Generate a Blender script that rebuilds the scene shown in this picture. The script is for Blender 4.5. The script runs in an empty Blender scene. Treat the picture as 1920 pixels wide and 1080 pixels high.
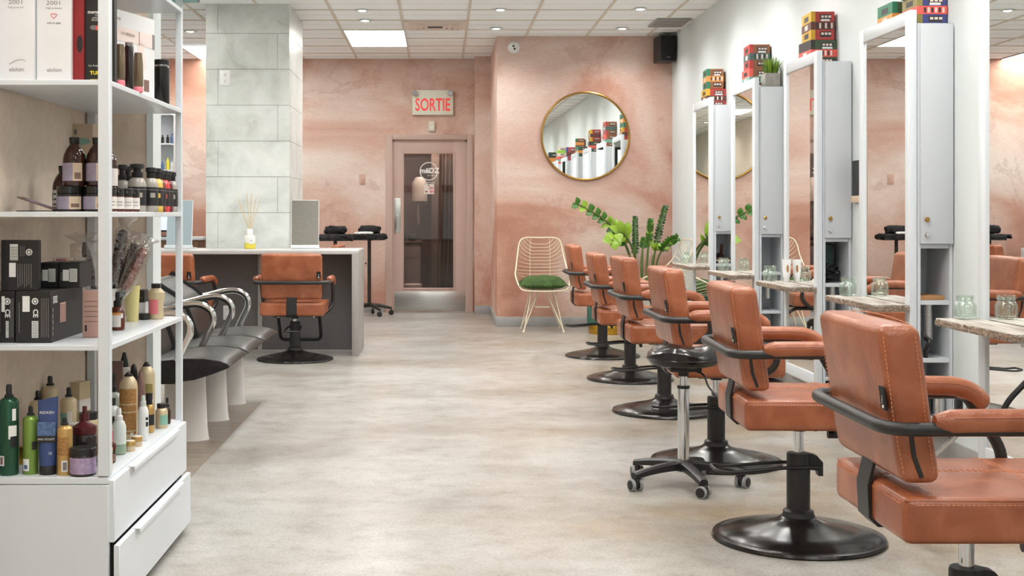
import bpy, bmesh, math, random
from mathutils import Vector, Matrix, Euler
PI = math.pi
R = math.radians
random.seed(7)
scene = bpy.context.scene
COL = scene.collection

# ------------------------------------------------------------------ camera, sky, exposure
cam_d = bpy.data.cameras.new('camera')
cam_d.sensor_width = 36.0
cam_d.lens = 45.0
cam_d.shift_x = 0.0698
cam_d.shift_y = -0.0719
cam_d.clip_start = 0.05
cam = bpy.data.objects.new('camera', cam_d)
cam.location = (0, 0, 1.2)
cam.rotation_euler = (R(90), 0, 0)
COL.objects.link(cam)
scene.camera = cam
vs = scene.view_settings
vs.view_transform = 'Standard'
vs.look = 'None'
vs.exposure = -0.12
vs.gamma = 1.0
vs.use_curve_mapping = False
scene.cycles.transparent_max_bounces = 40

SKY = 2.1           # overcast daylight through the shop window behind the camera
SPOT_W = 40.0       # each recessed downlight
PANEL_E = 16.0      # each fluorescent ceiling panel

world = bpy.data.worlds.new('sky')
scene.world = world
world.use_nodes = True
_n = world.node_tree.nodes
_n.clear()
_out = _n.new('ShaderNodeOutputWorld')
_bg = _n.new('ShaderNodeBackground')
_tc = _n.new('ShaderNodeTexCoord')
_sep = _n.new('ShaderNodeSeparateXYZ')
_rmp = _n.new('ShaderNodeValToRGB')
_rmp.color_ramp.elements[0].position = 0.0
_rmp.color_ramp.elements[0].color = (0.95, 0.97, 1.0, 1)
_rmp.color_ramp.elements[1].position = 0.7
_rmp.color_ramp.elements[1].color = (0.72, 0.84, 1.0, 1)
_l = world.node_tree.links
_l.new(_tc.outputs['Generated'], _sep.inputs[0])
_l.new(_sep.outputs['Z'], _rmp.inputs[0])
_l.new(_rmp.outputs[0], _bg.inputs['Color'])
_bg.inputs['Strength'].default_value = SKY
_l.new(_bg.outputs[0], _out.inputs[0])

# ------------------------------------------------------------------ materials
def lin(c):
    def f(v):
        v /= 255.0
        return v / 12.92 if v <= 0.04045 else ((v + 0.055) / 1.055) ** 2.4
    return (f(c[0]), f(c[1]), f(c[2]), 1.0)

M = {}
def nodes_of(m):
    m.use_nodes = True
    nt = m.node_tree
    return nt, nt.nodes, nt.links, nt.nodes['Principled BSDF']

def mat(name, rgb, rough=0.5, metal=0.0, var=0.06, scale=12.0, bump=0.0, spec=None, coat=0.0, emit=None, es=0.0, trans=0.0, stretch=None):
    """principled surface with a soft procedural mottling of its colour"""
    m = bpy.data.materials.new(name)
    nt, N, L, b = nodes_of(m)
    b.inputs['Roughness'].default_value = rough
    b.inputs['Metallic'].default_value = metal
    if spec is not None: b.inputs['Specular IOR Level'].default_value = spec
    if coat: b.inputs['Coat Weight'].default_value = coat
    if trans: b.inputs['Transmission Weight'].default_value = trans
    c = lin(rgb)
    b.inputs['Base Color'].default_value = c
    if var or bump:
        tc = N.new('ShaderNodeTexCoord')
        src = tc.outputs['Object']
        if stretch:
            mp = N.new('ShaderNodeMapping'); mp.inputs['Scale'].default_value = stretch
            L.new(src, mp.inputs[0]); src = mp.outputs[0]
        nz = N.new('ShaderNodeTexNoise')
        nz.inputs['Scale'].default_value = scale
        nz.inputs['Detail'].default_value = 5.0
        L.new(src, nz.inputs['Vector'])
        if var:
            rp = N.new('ShaderNodeValToRGB')
            lo, hi = max(0, 1 - var * 2.2), 1 + var * 1.6
            rp.color_ramp.elements[0].position = 0.3
            rp.color_ramp.elements[1].position = 0.72
            rp.color_ramp.elements[0].color = (c[0] * lo, c[1] * lo, c[2] * lo, 1)
            rp.color_ramp.elements[1].color = (min(1, c[0] * hi), min(1, c[1] * hi), min(1, c[2] * hi), 1)
            L.new(nz.outputs['Fac'], rp.inputs[0])
            L.new(rp.outputs[0], b.inputs['Base Color'])
        if bump:
            bp = N.new('ShaderNodeBump')
            bp.inputs['Strength'].default_value = bump
            bp.inputs['Distance'].default_value = 0.004
            L.new(nz.outputs['Fac'], bp.inputs['Height'])
            L.new(bp.outputs[0], b.inputs['Normal'])
    if emit is not None:
        b.inputs['Emission Color'].default_value = lin(emit)
        b.inputs['Emission Strength'].default_value = es
    M[name] = m
    return m

def glass_mat(name, tint, refl=0.12, rough=0.02, refl_k=0.35, bump=0.0):
    """thin clear sheet: tinted see-through plus a facing-dependent gloss"""
    m = bpy.data.materials.new(name)
    m.use_nodes = True
    nt = m.node_tree; N = nt.nodes; L = nt.links
    N.clear()
    o = N.new('ShaderNodeOutputMaterial')
    t = N.new('ShaderNodeBsdfTransparent'); t.inputs[0].default_value = lin(tint)
    g = N.new('ShaderNodeBsdfGlossy'); g.inputs['Roughness'].default_value = rough
    g.inputs['Color'].default_value = (0.95, 0.97, 0.96, 1)
    fr = N.new('ShaderNodeLayerWeight'); fr.inputs['Blend'].default_value = 0.5
    pw = N.new('ShaderNodeMath'); pw.operation = 'POWER'; pw.inputs[1].default_value = 3.0
    ma = N.new('ShaderNodeMath'); ma.operation = 'MULTIPLY_ADD'; ma.inputs[1].default_value = 0.55; ma.inputs[2].default_value = refl * refl_k
    L.new(fr.outputs['Facing'], pw.inputs[0]); L.new(pw.outputs[0], ma.inputs[0])
    mx = N.new('ShaderNodeMixShader')
    L.new(ma.outputs[0], mx.inputs[0])
    L.new(t.outputs[0], mx.inputs[1]); L.new(g.outputs[0], mx.inputs[2])
    if bump:
        nz = N.new('ShaderNodeTexNoise'); nz.inputs['Scale'].default_value = 45
        tc = N.new('ShaderNodeTexCoord'); L.new(tc.outputs['Object'], nz.inputs['Vector'])
        bp = N.new('ShaderNodeBump'); bp.inputs['Strength'].default_value = bump; bp.inputs['Distance'].default_value = 0.01
        L.new(nz.outputs['Fac'], bp.inputs['Height'])
        L.new(bp.outputs[0], g.inputs['Normal']); L.new(bp.outputs[0], fr.inputs['Normal'])
    L.new(mx.outputs[0], o.inputs[0])
    M[name] = m
    return m

def emission_mat(name, rgb, s):
    m = bpy.data.materials.new(name)
    m.use_nodes = True
    N = m.node_tree.nodes; L = m.node_tree.links
    N.clear()
    o = N.new('ShaderNodeOutputMaterial'); e = N.new('ShaderNodeEmission')
    e.inputs[0].default_value = lin(rgb); e.inputs[1].default_value = s
    L.new(e.outputs[0], o.inputs[0])
    M[name] = m
    return m

def ramp(N, stops):
    r = N.new('ShaderNodeValToRGB')
    e = r.color_ramp.elements
    while len(e) < len(stops): e.new(0.5)
    for k, (p, c) in enumerate(stops):
        e[k].position = p; e[k].color = lin(c)
    return r

# pink watercolour wallpaper: clouds of pale rose over terracotta, darker towards the skirting as printed
def wallpaper_mat():
    m = bpy.data.materials.new('pink_wallpaper')
    nt, N, L, b = nodes_of(m)
    g = N.new('ShaderNodeNewGeometry')
    mp = N.new('ShaderNodeMapping'); mp.inputs['Scale'].default_value = (0.62, 0.62, 0.95)
    mp.inputs['Location'].default_value = (3.3, 0.4, 1.1)
    L.new(g.outputs['Position'], mp.inputs[0])
    n1 = N.new('ShaderNodeTexNoise'); n1.inputs['Scale'].default_value = 1.0
    n1.inputs['Detail'].default_value = 7; n1.inputs['Roughness'].default_value = 0.55; n1.inputs['Distortion'].default_value = 0.7
    L.new(mp.outputs[0], n1.inputs['Vector'])
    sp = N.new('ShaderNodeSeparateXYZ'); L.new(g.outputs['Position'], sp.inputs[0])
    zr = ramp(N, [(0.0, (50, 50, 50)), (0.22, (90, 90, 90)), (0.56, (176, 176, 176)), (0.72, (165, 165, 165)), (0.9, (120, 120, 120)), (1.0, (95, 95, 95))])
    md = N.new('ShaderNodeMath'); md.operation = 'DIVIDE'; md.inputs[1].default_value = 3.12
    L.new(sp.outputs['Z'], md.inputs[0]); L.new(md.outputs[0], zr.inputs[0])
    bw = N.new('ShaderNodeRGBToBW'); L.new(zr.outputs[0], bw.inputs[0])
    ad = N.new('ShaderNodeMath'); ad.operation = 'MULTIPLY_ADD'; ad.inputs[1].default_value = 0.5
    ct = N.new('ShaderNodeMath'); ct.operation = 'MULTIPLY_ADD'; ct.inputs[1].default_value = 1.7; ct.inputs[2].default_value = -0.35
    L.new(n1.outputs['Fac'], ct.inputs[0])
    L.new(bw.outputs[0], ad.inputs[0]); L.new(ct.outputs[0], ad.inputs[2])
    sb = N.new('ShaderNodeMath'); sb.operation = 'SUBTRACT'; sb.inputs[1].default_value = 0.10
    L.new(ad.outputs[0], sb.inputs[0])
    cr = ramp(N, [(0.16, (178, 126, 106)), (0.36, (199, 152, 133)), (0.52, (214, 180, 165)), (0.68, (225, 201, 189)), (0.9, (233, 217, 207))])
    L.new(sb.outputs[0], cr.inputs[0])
    # tide-mark stains
    n2 = N.new('ShaderNodeTexNoise'); n2.inputs['Scale'].default_value = 1.15; n2.inputs['Detail'].default_value = 9
    n2.inputs['Roughness'].default_value = 0.62; n2.inputs['Distortion'].default_value = 0.4
    mp2 = N.new('ShaderNodeMapping'); mp2.inputs['Location'].default_value = (7.4, 2.0, 4.6)
    L.new(g.outputs['Position'], mp2.inputs[0]); L.new(mp2.outputs[0], n2.inputs['Vector'])
    sr = ramp(N, [(0.0, (0, 0, 0)), (0.545, (0, 0, 0)), (0.565, (150, 150, 150)), (0.60, (85, 85, 85)), (0.68, (45, 45, 45))])
    L.new(n2.outputs['Fac'], sr.inputs[0])
    mx = N.new('ShaderNodeMix'); mx.data_type = 'RGBA'; mx.blend_type = 'MIX'
    L.new(sr.outputs[0], mx.inputs['Factor'])
    L.new(cr.outputs[0], mx.inputs['A']); mx.inputs['B'].default_value = lin((176, 130, 116))
    # woven grain
    n3 = N.new('ShaderNodeTexNoise'); n3.inputs['Scale'].default_value = 1.0; n3.inputs['Detail'].default_value = 2
    mp3 = N.new('ShaderNodeMapping'); mp3.inputs['Scale'].default_value = (28, 28, 190)
    L.new(g.outputs['Position'], mp3.inputs[0]); L.new(mp3.outputs[0], n3.inputs['Vector'])
    gr = ramp(N, [(0.3, (238, 238, 238)), (0.7, (255, 255, 255))]); L.new(n3.outputs['Fac'], gr.inputs[0])
    mu = N.new('ShaderNodeMix'); mu.data_type = 'RGBA'; mu.blend_type = 'MULTIPLY'; mu.inputs['Factor'].default_value = 1.0
    L.new(mx.outputs['Result'], mu.inputs['A']); L.new(gr.outputs[0], mu.inputs['B'])
    L.new(mu.outputs['Result'], b.inputs['Base Color'])
    b.inputs['Roughness'].default_value = 0.72
    b.inputs['Specular IOR Level'].default_value = 0.3
    M['pink_wallpaper'] = m
wallpaper_mat()

def concrete_mat():
    m = bpy.data.materials.new('polished_concrete')
    nt, N, L, b = nodes_of(m)
    g = N.new('ShaderNodeNewGeometry')
    def noise(sc, det, rough=0.55, dist=0.0, loc=(0, 0, 0), scl=(1, 1, 1)):
        mp = N.new('ShaderNodeMapping'); mp.inputs['Scale'].default_value = scl; mp.inputs['Location'].default_value = loc
        L.new(g.outputs['Position'], mp.inputs[0])
        n = N.new('ShaderNodeTexNoise'); n.inputs['Scale'].default_value = sc; n.inputs['Detail'].default_value = det
        n.inputs['Roughness'].default_value = rough; n.inputs['Distortion'].default_value = dist
        L.new(mp.outputs[0], n.inputs['Vector'])
        return n
    a = noise(0.9, 13, 0.66, 0.0, (1.2, 3.3, 0), (.8, 1.0, 1))
    base = ramp(N, [(0.30, (138, 134, 126)), (0.43, (165, 163, 159)), (0.55, (183, 183, 182)), (0.70, (195, 197, 198))])
    L.new(a.outputs['Fac'], base.inputs[0])
    # brown patches, stronger towards the right
    s = noise(0.9, 12, 0.64, 0.0, (4.1, 0.7, 0), (.8, 1.1, 1))
    sp = N.new('ShaderNodeSeparateXYZ'); L.new(g.outputs['Position'], sp.inputs[0])
    mr = N.new('ShaderNodeMapRange'); mr.inputs['From Min'].default_value = 0.0; mr.inputs['From Max'].default_value = 1.6
    mr.inputs['To Min'].default_value = -0.05; mr.inputs['To Max'].default_value = 0.13
    L.new(sp.outputs['X'], mr.inputs['Value'])
    ad = N.new('ShaderNodeMath'); ad.operation = 'ADD'; L.new(s.outputs['Fac'], ad.inputs[0]); L.new(mr.outputs[0], ad.inputs[1])
    sr = ramp(N, [(0.44, (0, 0, 0)), (0.56, (100, 100, 100)), (0.72, (225, 225, 225))]); L.new(ad.outputs[0], sr.inputs[0])
    mx = N.new('ShaderNodeMix'); mx.data_type = 'RGBA'
    L.new(sr.outputs[0], mx.inputs['Factor']); L.new(base.outputs[0], mx.inputs['A']); mx.inputs['B'].default_value = lin((156, 132, 100))
    md_ = noise(7.0, 9, 0.72, 0.0, (2, 5, 0))
    mdr = ramp(N, [(0.30, (206, 200, 190)), (0.48, (244, 242, 238)), (0.62, (255, 255, 255))]); L.new(md_.outputs['Fac'], mdr.inputs[0])
    mm_ = N.new('ShaderNodeMix'); mm_.data_type = 'RGBA'; mm_.blend_type = 'MULTIPLY'; mm_.inputs['Factor'].default_value = 0.9
    L.new(mx.outputs['Result'], mm_.inputs['A']); L.new(mdr.outputs[0], mm_.inputs['B']); mx = mm_
    # fine aggregate specks
    f = noise(85, 8, 0.82)
    fr = ramp(N, [(0.36, (170, 158, 140)), (0.47, (232, 228, 222)), (0.60, (255, 255, 255))]); L.new(f.outputs['Fac'], fr.inputs[0])
    mu = N.new('ShaderNodeMix'); mu.data_type = 'RGBA'; mu.blend_type = 'MULTIPLY'; mu.inputs['Factor'].default_value = 0.8
    L.new(mx.outputs['Result'], mu.inputs['A']); L.new(fr.outputs[0], mu.inputs['B'])
    L.new(mu.outputs['Result'], b.inputs['Base Color'])
    r = noise(1.6, 6, 0.6, 0.2, (9, 2, 0))
    rr = ramp(N, [(0.3, (150, 150, 150)), (0.7, (178, 178, 178))]); L.new(r.outputs['Fac'], rr.inputs[0])
    L.new(rr.outputs[0], b.inputs['Roughness'])
    b.inputs['Specular IOR Level'].default_value = 0.5
    b.inputs['Coat Weight'].default_value = 0.25
    b.inputs['Coat Roughness'].default_value = 0.22
    M['polished_concrete'] = m
concrete_mat()

def leather_mat():
    m = bpy.data.materials.new('tan_leather')
    nt, N, L, b = nodes_of(m)
    tc = N.new('ShaderNodeTexCoord')
    n = N.new('ShaderNodeTexNoise'); n.inputs['Scale'].default_value = 9; n.inputs['Detail'].default_value = 6; n.inputs['Distortion'].default_value = 0.6
    L.new(tc.outputs['Object'], n.inputs['Vector'])
    cr = ramp(N, [(0.25, (131, 70, 43)), (0.5, (153, 87, 56)), (0.75, (173, 107, 75))])
    L.new(n.outputs['Fac'], cr.inputs[0]); L.new(cr.outputs[0], b.inputs['Base Color'])
    b.inputs['Roughness'].default_value = 0.3
    b.inputs['Specular IOR Level'].default_value = 0.5
    v = N.new('ShaderNodeTexNoise'); v.inputs['Scale'].default_value = 160; v.inputs['Detail'].default_value = 3
    L.new(tc.outputs['Object'], v.inputs['Vector'])
    ad = N.new('ShaderNodeMath'); ad.operation = 'MULTIPLY_ADD'; ad.inputs[1].default_value = 3.0
    L.new(n.outputs['Fac'], ad.inputs[0]); L.new(v.outputs['Fac'], ad.inputs[2])
    bp = N.new('ShaderNodeBump'); bp.inputs['Strength'].default_value = 0.35; bp.inputs['Distance'].default_value = 0.003
    L.new(ad.outputs[0], bp.inputs['Height']); L.new(bp.outputs[0], b.inputs['Normal'])
    M['tan_leather'] = m
leather_mat()

def tile_mat():
    """large grey stone-look wall tiles in running bond, light grout"""
    m = bpy.data.materials.new('grey_stone_tile')
    nt, N, L, b = nodes_of(m)
    g = N.new('ShaderNodeNewGeometry')
    n = N.new('ShaderNodeTexNoise'); n.inputs['Scale'].default_value = 3.4; n.inputs['Detail'].default_value = 11; n.inputs['Roughness'].default_value = 0.62; n.inputs['Distortion'].default_value = 0.5
    L.new(g.outputs['Position'], n.inputs['Vector'])
    cr = ramp(N, [(0.28, (176, 180, 175)), (0.42, (200, 204, 200)), (0.56, (213, 217, 214)), (0.75, (224, 227, 225))])
    L.new(n.outputs['Fac'], cr.inputs[0]); L.new(cr.outputs[0], b.inputs['Base Color'])
    b.inputs['Roughness'].default_value = 0.3
    M['grey_stone_tile'] = m
tile_mat()

def plank_mat(name, stops, scl=(14, 1.6, 14), sc=2.2, rough=0.7, bump=0.5):
    m = bpy.data.materials.new(name)
    nt, N, L, b = nodes_of(m)
    tc = N.new('ShaderNodeTexCoord')
    mp = N.new('ShaderNodeMapping'); mp.inputs['Scale'].default_value = scl
    L.new(tc.outputs['Object'], mp.inputs[0])
    n = N.new('ShaderNodeTexNoise'); n.inputs['Scale'].default_value = sc; n.inputs['Detail'].default_value = 8; n.inputs['Roughness'].default_value = 0.65; n.inputs['Distortion'].default_value = 0.6
    L.new(mp.outputs[0], n.inputs['Vector'])
    cr = ramp(N, stops); L.new(n.outputs['Fac'], cr.inputs[0]); L.new(cr.outputs[0], b.inputs['Base Color'])
    bp = N.new('ShaderNodeBump'); bp.inputs['Strength'].default_value = bump; bp.inputs['Distance'].default_value = 0.004
    L.new(n.outputs['Fac'], bp.inputs['Height']); L.new(bp.outputs[0], b.inputs['Normal'])
    b.inputs['Roughness'].default_value = rough
    M[name] = m
plank_mat('weathered_wood', [(0.25, (96, 84, 74)), (0.45, (148, 138, 128)), (0.6, (178, 172, 164)), (0.8, (200, 196, 190))])
plank_mat('weathered_edge', [(0.25, (74, 58, 46)), (0.45, (122, 102, 86)), (0.6, (158, 140, 122)), (0.8, (190, 176, 160))], scl=(20, 6, 40))
plank_mat('brown_floor', [(0.25, (108, 97, 87)), (0.5, (136, 124, 112)), (0.8, (160, 148, 136))], scl=(1.2, 12, 12), rough=0.45, bump=0.1)

mat('white_paint', (216, 222, 222), 0.62, var=0.01, scale=2)
mat('white_lacquer', (213, 218, 223), 0.32, var=0.008, scale=3)
mat('white_laminate', (199, 203, 208), 0.42, var=0.008, scale=3)
mat('ceiling_tile', (246, 249, 250), 0.9, var=0.015, scale=60, bump=0.15)
mat('tbar', (214, 204, 190), 0.6, var=0.01)
mat('beige_wall', (220, 202, 184), 0.8, var=0.03, scale=30, bump=0.1)
mat('baseboard_grey', (158, 156, 154), 0.5, var=0.03)
mat('door_taupe', (196, 170, 160), 0.5, var=0.012)
mat('frame_taupe', (190, 164, 153), 0.5, var=0.012)
mat('brushed_steel', (190, 190, 188), 0.28, 1.0, var=0.08, scale=6, stretch=(1, 1, 30))
mat('chrome', (215, 215, 216), 0.08, 1.0, var=0.0)
mat('mirror', (246, 248, 247), 0.0, 1.0, var=0.0)
mat('mirror_reflection_tint', (196, 210, 219), 0.0, 1.0, var=0.0)  # blue-grey tint stands in for a cooler reflection in the table mirrors
mat('brass', (176, 138, 74), 0.28, 1.0, var=0.05)
mat('gold_foil', (205, 160, 62), 0.22, 1.0, var=0.05)
mat('black_metal', (34, 32, 32), 0.42, 0.0, var=0.1, scale=40, bump=0.08)
mat('black_base', (38, 35, 33), 0.2, 0.3, var=0.1, scale=8)
mat('black_plastic', (28, 27, 28), 0.4, var=0.08)
mat('black_gloss', (20, 18, 18), 0.12, var=0.05)
mat('black_vinyl', (26, 24, 24), 0.2, var=0.1, scale=14, bump=0.3)
mat('black_fabric', (30, 29, 30), 0.9, var=0.15, scale=40, bump=0.5)
mat('grey_wheel', (138, 140, 140), 0.5, var=0.03)
mat('bench_leather', (26, 26, 24), 0.36, spec=0.32, var=0.1, scale=10, bump=0.15)
mat('pedestal_white', (206, 202, 198), 0.55, var=0.03, scale=6)
mat('desk_front', (98, 93, 92), 0.6, var=0.05, scale=60)
mat('desk_edge', (158, 154, 150), 0.45, var=0.03)
mat('desk_top', (186, 184, 182), 0.35, var=0.02)
mat('velvet_green', (58, 84, 34), 0.85, var=0.16, scale=14, bump=0.4)
mat('velvet_fringe', (84, 108, 52), 0.9, var=0.1)
mat('teal_velvet', (52, 98, 84), 0.8, var=0.1, scale=10)
mat('cream_wire', (226, 214, 188), 0.35, var=0.02)
mat('leaf_green', (62, 112, 30), 0.3, var=0.18, scale=6)
mat('leaf_light', (142, 176, 52), 0.35, var=0.12, scale=10)
mat('leaf_dark', (40, 78, 26), 0.3, var=0.15, scale=6)
mat('stem_green', (98, 118, 58), 0.5, var=0.1)
mat('soil', (60, 46, 36), 0.9, var=0.2, bump=0.5, scale=50)
mat('pot_concrete', (150, 146, 140), 0.85, var=0.08, scale=25, bump=0.3)
mat('pot_white', (220, 216, 208), 0.4, var=0.02)
mat('grass_green', (86, 116, 40), 0.5, var=0.2, scale=30)
mat('sign_white', (222, 222, 206), 0.5, var=0.01)
mat('sign_red', (226, 70, 70), 0.5, var=0.0, emit=(238, 60, 64), es=0.35)
mat('ivory_plastic', (216, 210, 190), 0.45, var=0.01)
mat('white_plastic', (226, 226, 226), 0.35, var=0.01)
mat('pink_plate', (205, 168, 152), 0.5, var=0.01)
mat('white_ink', (236, 236, 232), 0.6, var=0.0)
mat('grey_ink', (128, 122, 122), 0.6, var=0.0)
mat('black_ink', (30, 28, 30), 0.6, var=0.0)
mat('yellow_ink', (232, 214, 40), 0.6, var=0.0)
mat('pink_ink', (222, 120, 132), 0.6, var=0.0)
mat('stitch', (200, 132, 94), 0.7, var=0.0)
mat('room_grey', (158, 150, 148), 0.8, var=0.04)
mat('curtain_grey', (132, 120, 110), 0.85, var=0.08, scale=20)
mat('vent_pink', (222, 206, 196), 0.5, var=0.01)
mat('dark_slot', (44, 38, 34), 0.8, var=0.0)
mat('lawn', (96, 132, 62), 0.95, var=0.2, scale=8)
mat('wood_drawer', (110, 78, 54), 0.5, var=0.12, scale=10, stretch=(1, 1, 6))
mat('screen_lit', (190, 200, 222), 0.3, var=0.0, emit=(205, 214, 236), es=0.8)
mat('white_cloth', (228, 230, 228), 0.9, var=0.03, bump=0.3)
mat('box_board', (172, 128, 86), 0.8, var=0.05)
mat('card_white', (222, 222, 224), 0.5, var=0.01)
mat('card_black', (32, 30, 31), 0.5, var=0.05)
mat('card_red', (142, 28, 34), 0.45, var=0.08)
mat('card_teal', (142, 184, 186), 0.55, var=0.03)
mat('label_lilac', (150, 140, 158), 0.55, var=0.06, scale=60)
mat('label_purple', (166, 146, 178), 0.5, var=0.12, scale=90)
mat('label_white', (222, 216, 210), 0.55, var=0.02)
mat('label_cream', (206, 184, 158), 0.55, var=0.03)
mat('amber_glass', (58, 30, 20), 0.08, var=0.06)
mat('amber_red', (86, 36, 22), 0.1, var=0.06)
mat('dark_jar', (40, 32, 32), 0.15, var=0.05)
mat('gold_can', (196, 158, 96), 0.32, 0.55, var=0.05, scale=5)
mat('beige_can', (204, 186, 152), 0.38, 0.25, var=0.03, scale=5)
mat('tan_text', (172, 124, 70), 0.6, var=0.25, scale=140, stretch=(1, 1, 3))
mat('green_can', (46, 88, 66), 0.22, 0.55, var=0.06, scale=4)
mat('lime_can', (122, 152, 70), 0.25, 0.45, var=0.06, scale=4)
mat('blue_tube', (52, 72, 122), 0.35, var=0.06)
mat('blue_light', (84, 110, 152), 0.4, var=0.2, scale=120)
mat('maroon', (88, 26, 32), 0.25, var=0.06)
mat('mint', (130, 176, 156), 0.5, var=0.04)
mat('clear_plastic', (206, 212, 208), 0.15, var=0.01)
mat('green_liquid', (142, 164, 142), 0.2, var=0.02)
mat('pale_rose', (228, 210, 204), 0.5, var=0.01)
mat('bronze_tint', (126, 110, 88), 0.2, 0.5, var=0.08)
mat('pale_yellow', (216, 206, 142), 0.25, var=0.04)
mat('bag_pink', (196, 158, 146), 0.6, var=0.04, scale=20)
mat('bristle', (70, 38, 36), 0.6, var=0.3, scale=120, bump=0.8)
mat('copper_barrel', (166, 92, 72), 0.35, 0.6, var=0.1)
mat('bronze_dryer', (82, 48, 42), 0.18, 0.5, var=0.05)
mat('diffuser_oil', (214, 200, 74), 0.1, var=0.02)
mat('frosted', (216, 216, 208), 0.3, var=0.01)
mat('reed', (214, 190, 140), 0.7, var=0.04)
mat('brown_card', (122, 92, 84), 0.6, var=0.05)
for k, c in dict(box_red=(176, 62, 60), box_coral=(222, 92, 84), box_green=(46, 118, 88), box_orange=(226, 146, 74), box_yellow=(204, 160, 44),
                 box_brown=(98, 58, 50), box_umber=(138, 88, 58), box_mint=(120, 160, 146), box_slate=(74, 96, 92), box_black=(52, 46, 48),
                 box_navy=(62, 68, 124), box_lime=(142, 196, 40), box_olive=(140, 128, 70), box_moss=(66, 82, 58), box_cream=(222, 208, 196),
                 bottle_clear=(164, 158, 150), bottle_yellow=(214, 182, 88), bottle_rust=(122, 62, 48), bottle_red=(214, 66, 66), bottle_wine=(110, 34, 42)).items():
    mat(k, c, 0.5 if k.startswith('box') else 0.15, var=0.05, scale=18)
glass_mat('window_glass', (238, 244, 242), 0.12)
glass_mat('door_glass', (206, 198, 194), 0.18, refl_k=0.12)
glass_mat('jar_glass', (247, 252, 249), 0.32)
glass_mat('cellophane', (246, 243, 241), 0.5, rough=0.1, bump=0.9)
emission_mat('panel_light', (255, 253, 246), PANEL_E)
emission_mat('bulb_light', (255, 250, 236), 30.0)

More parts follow.
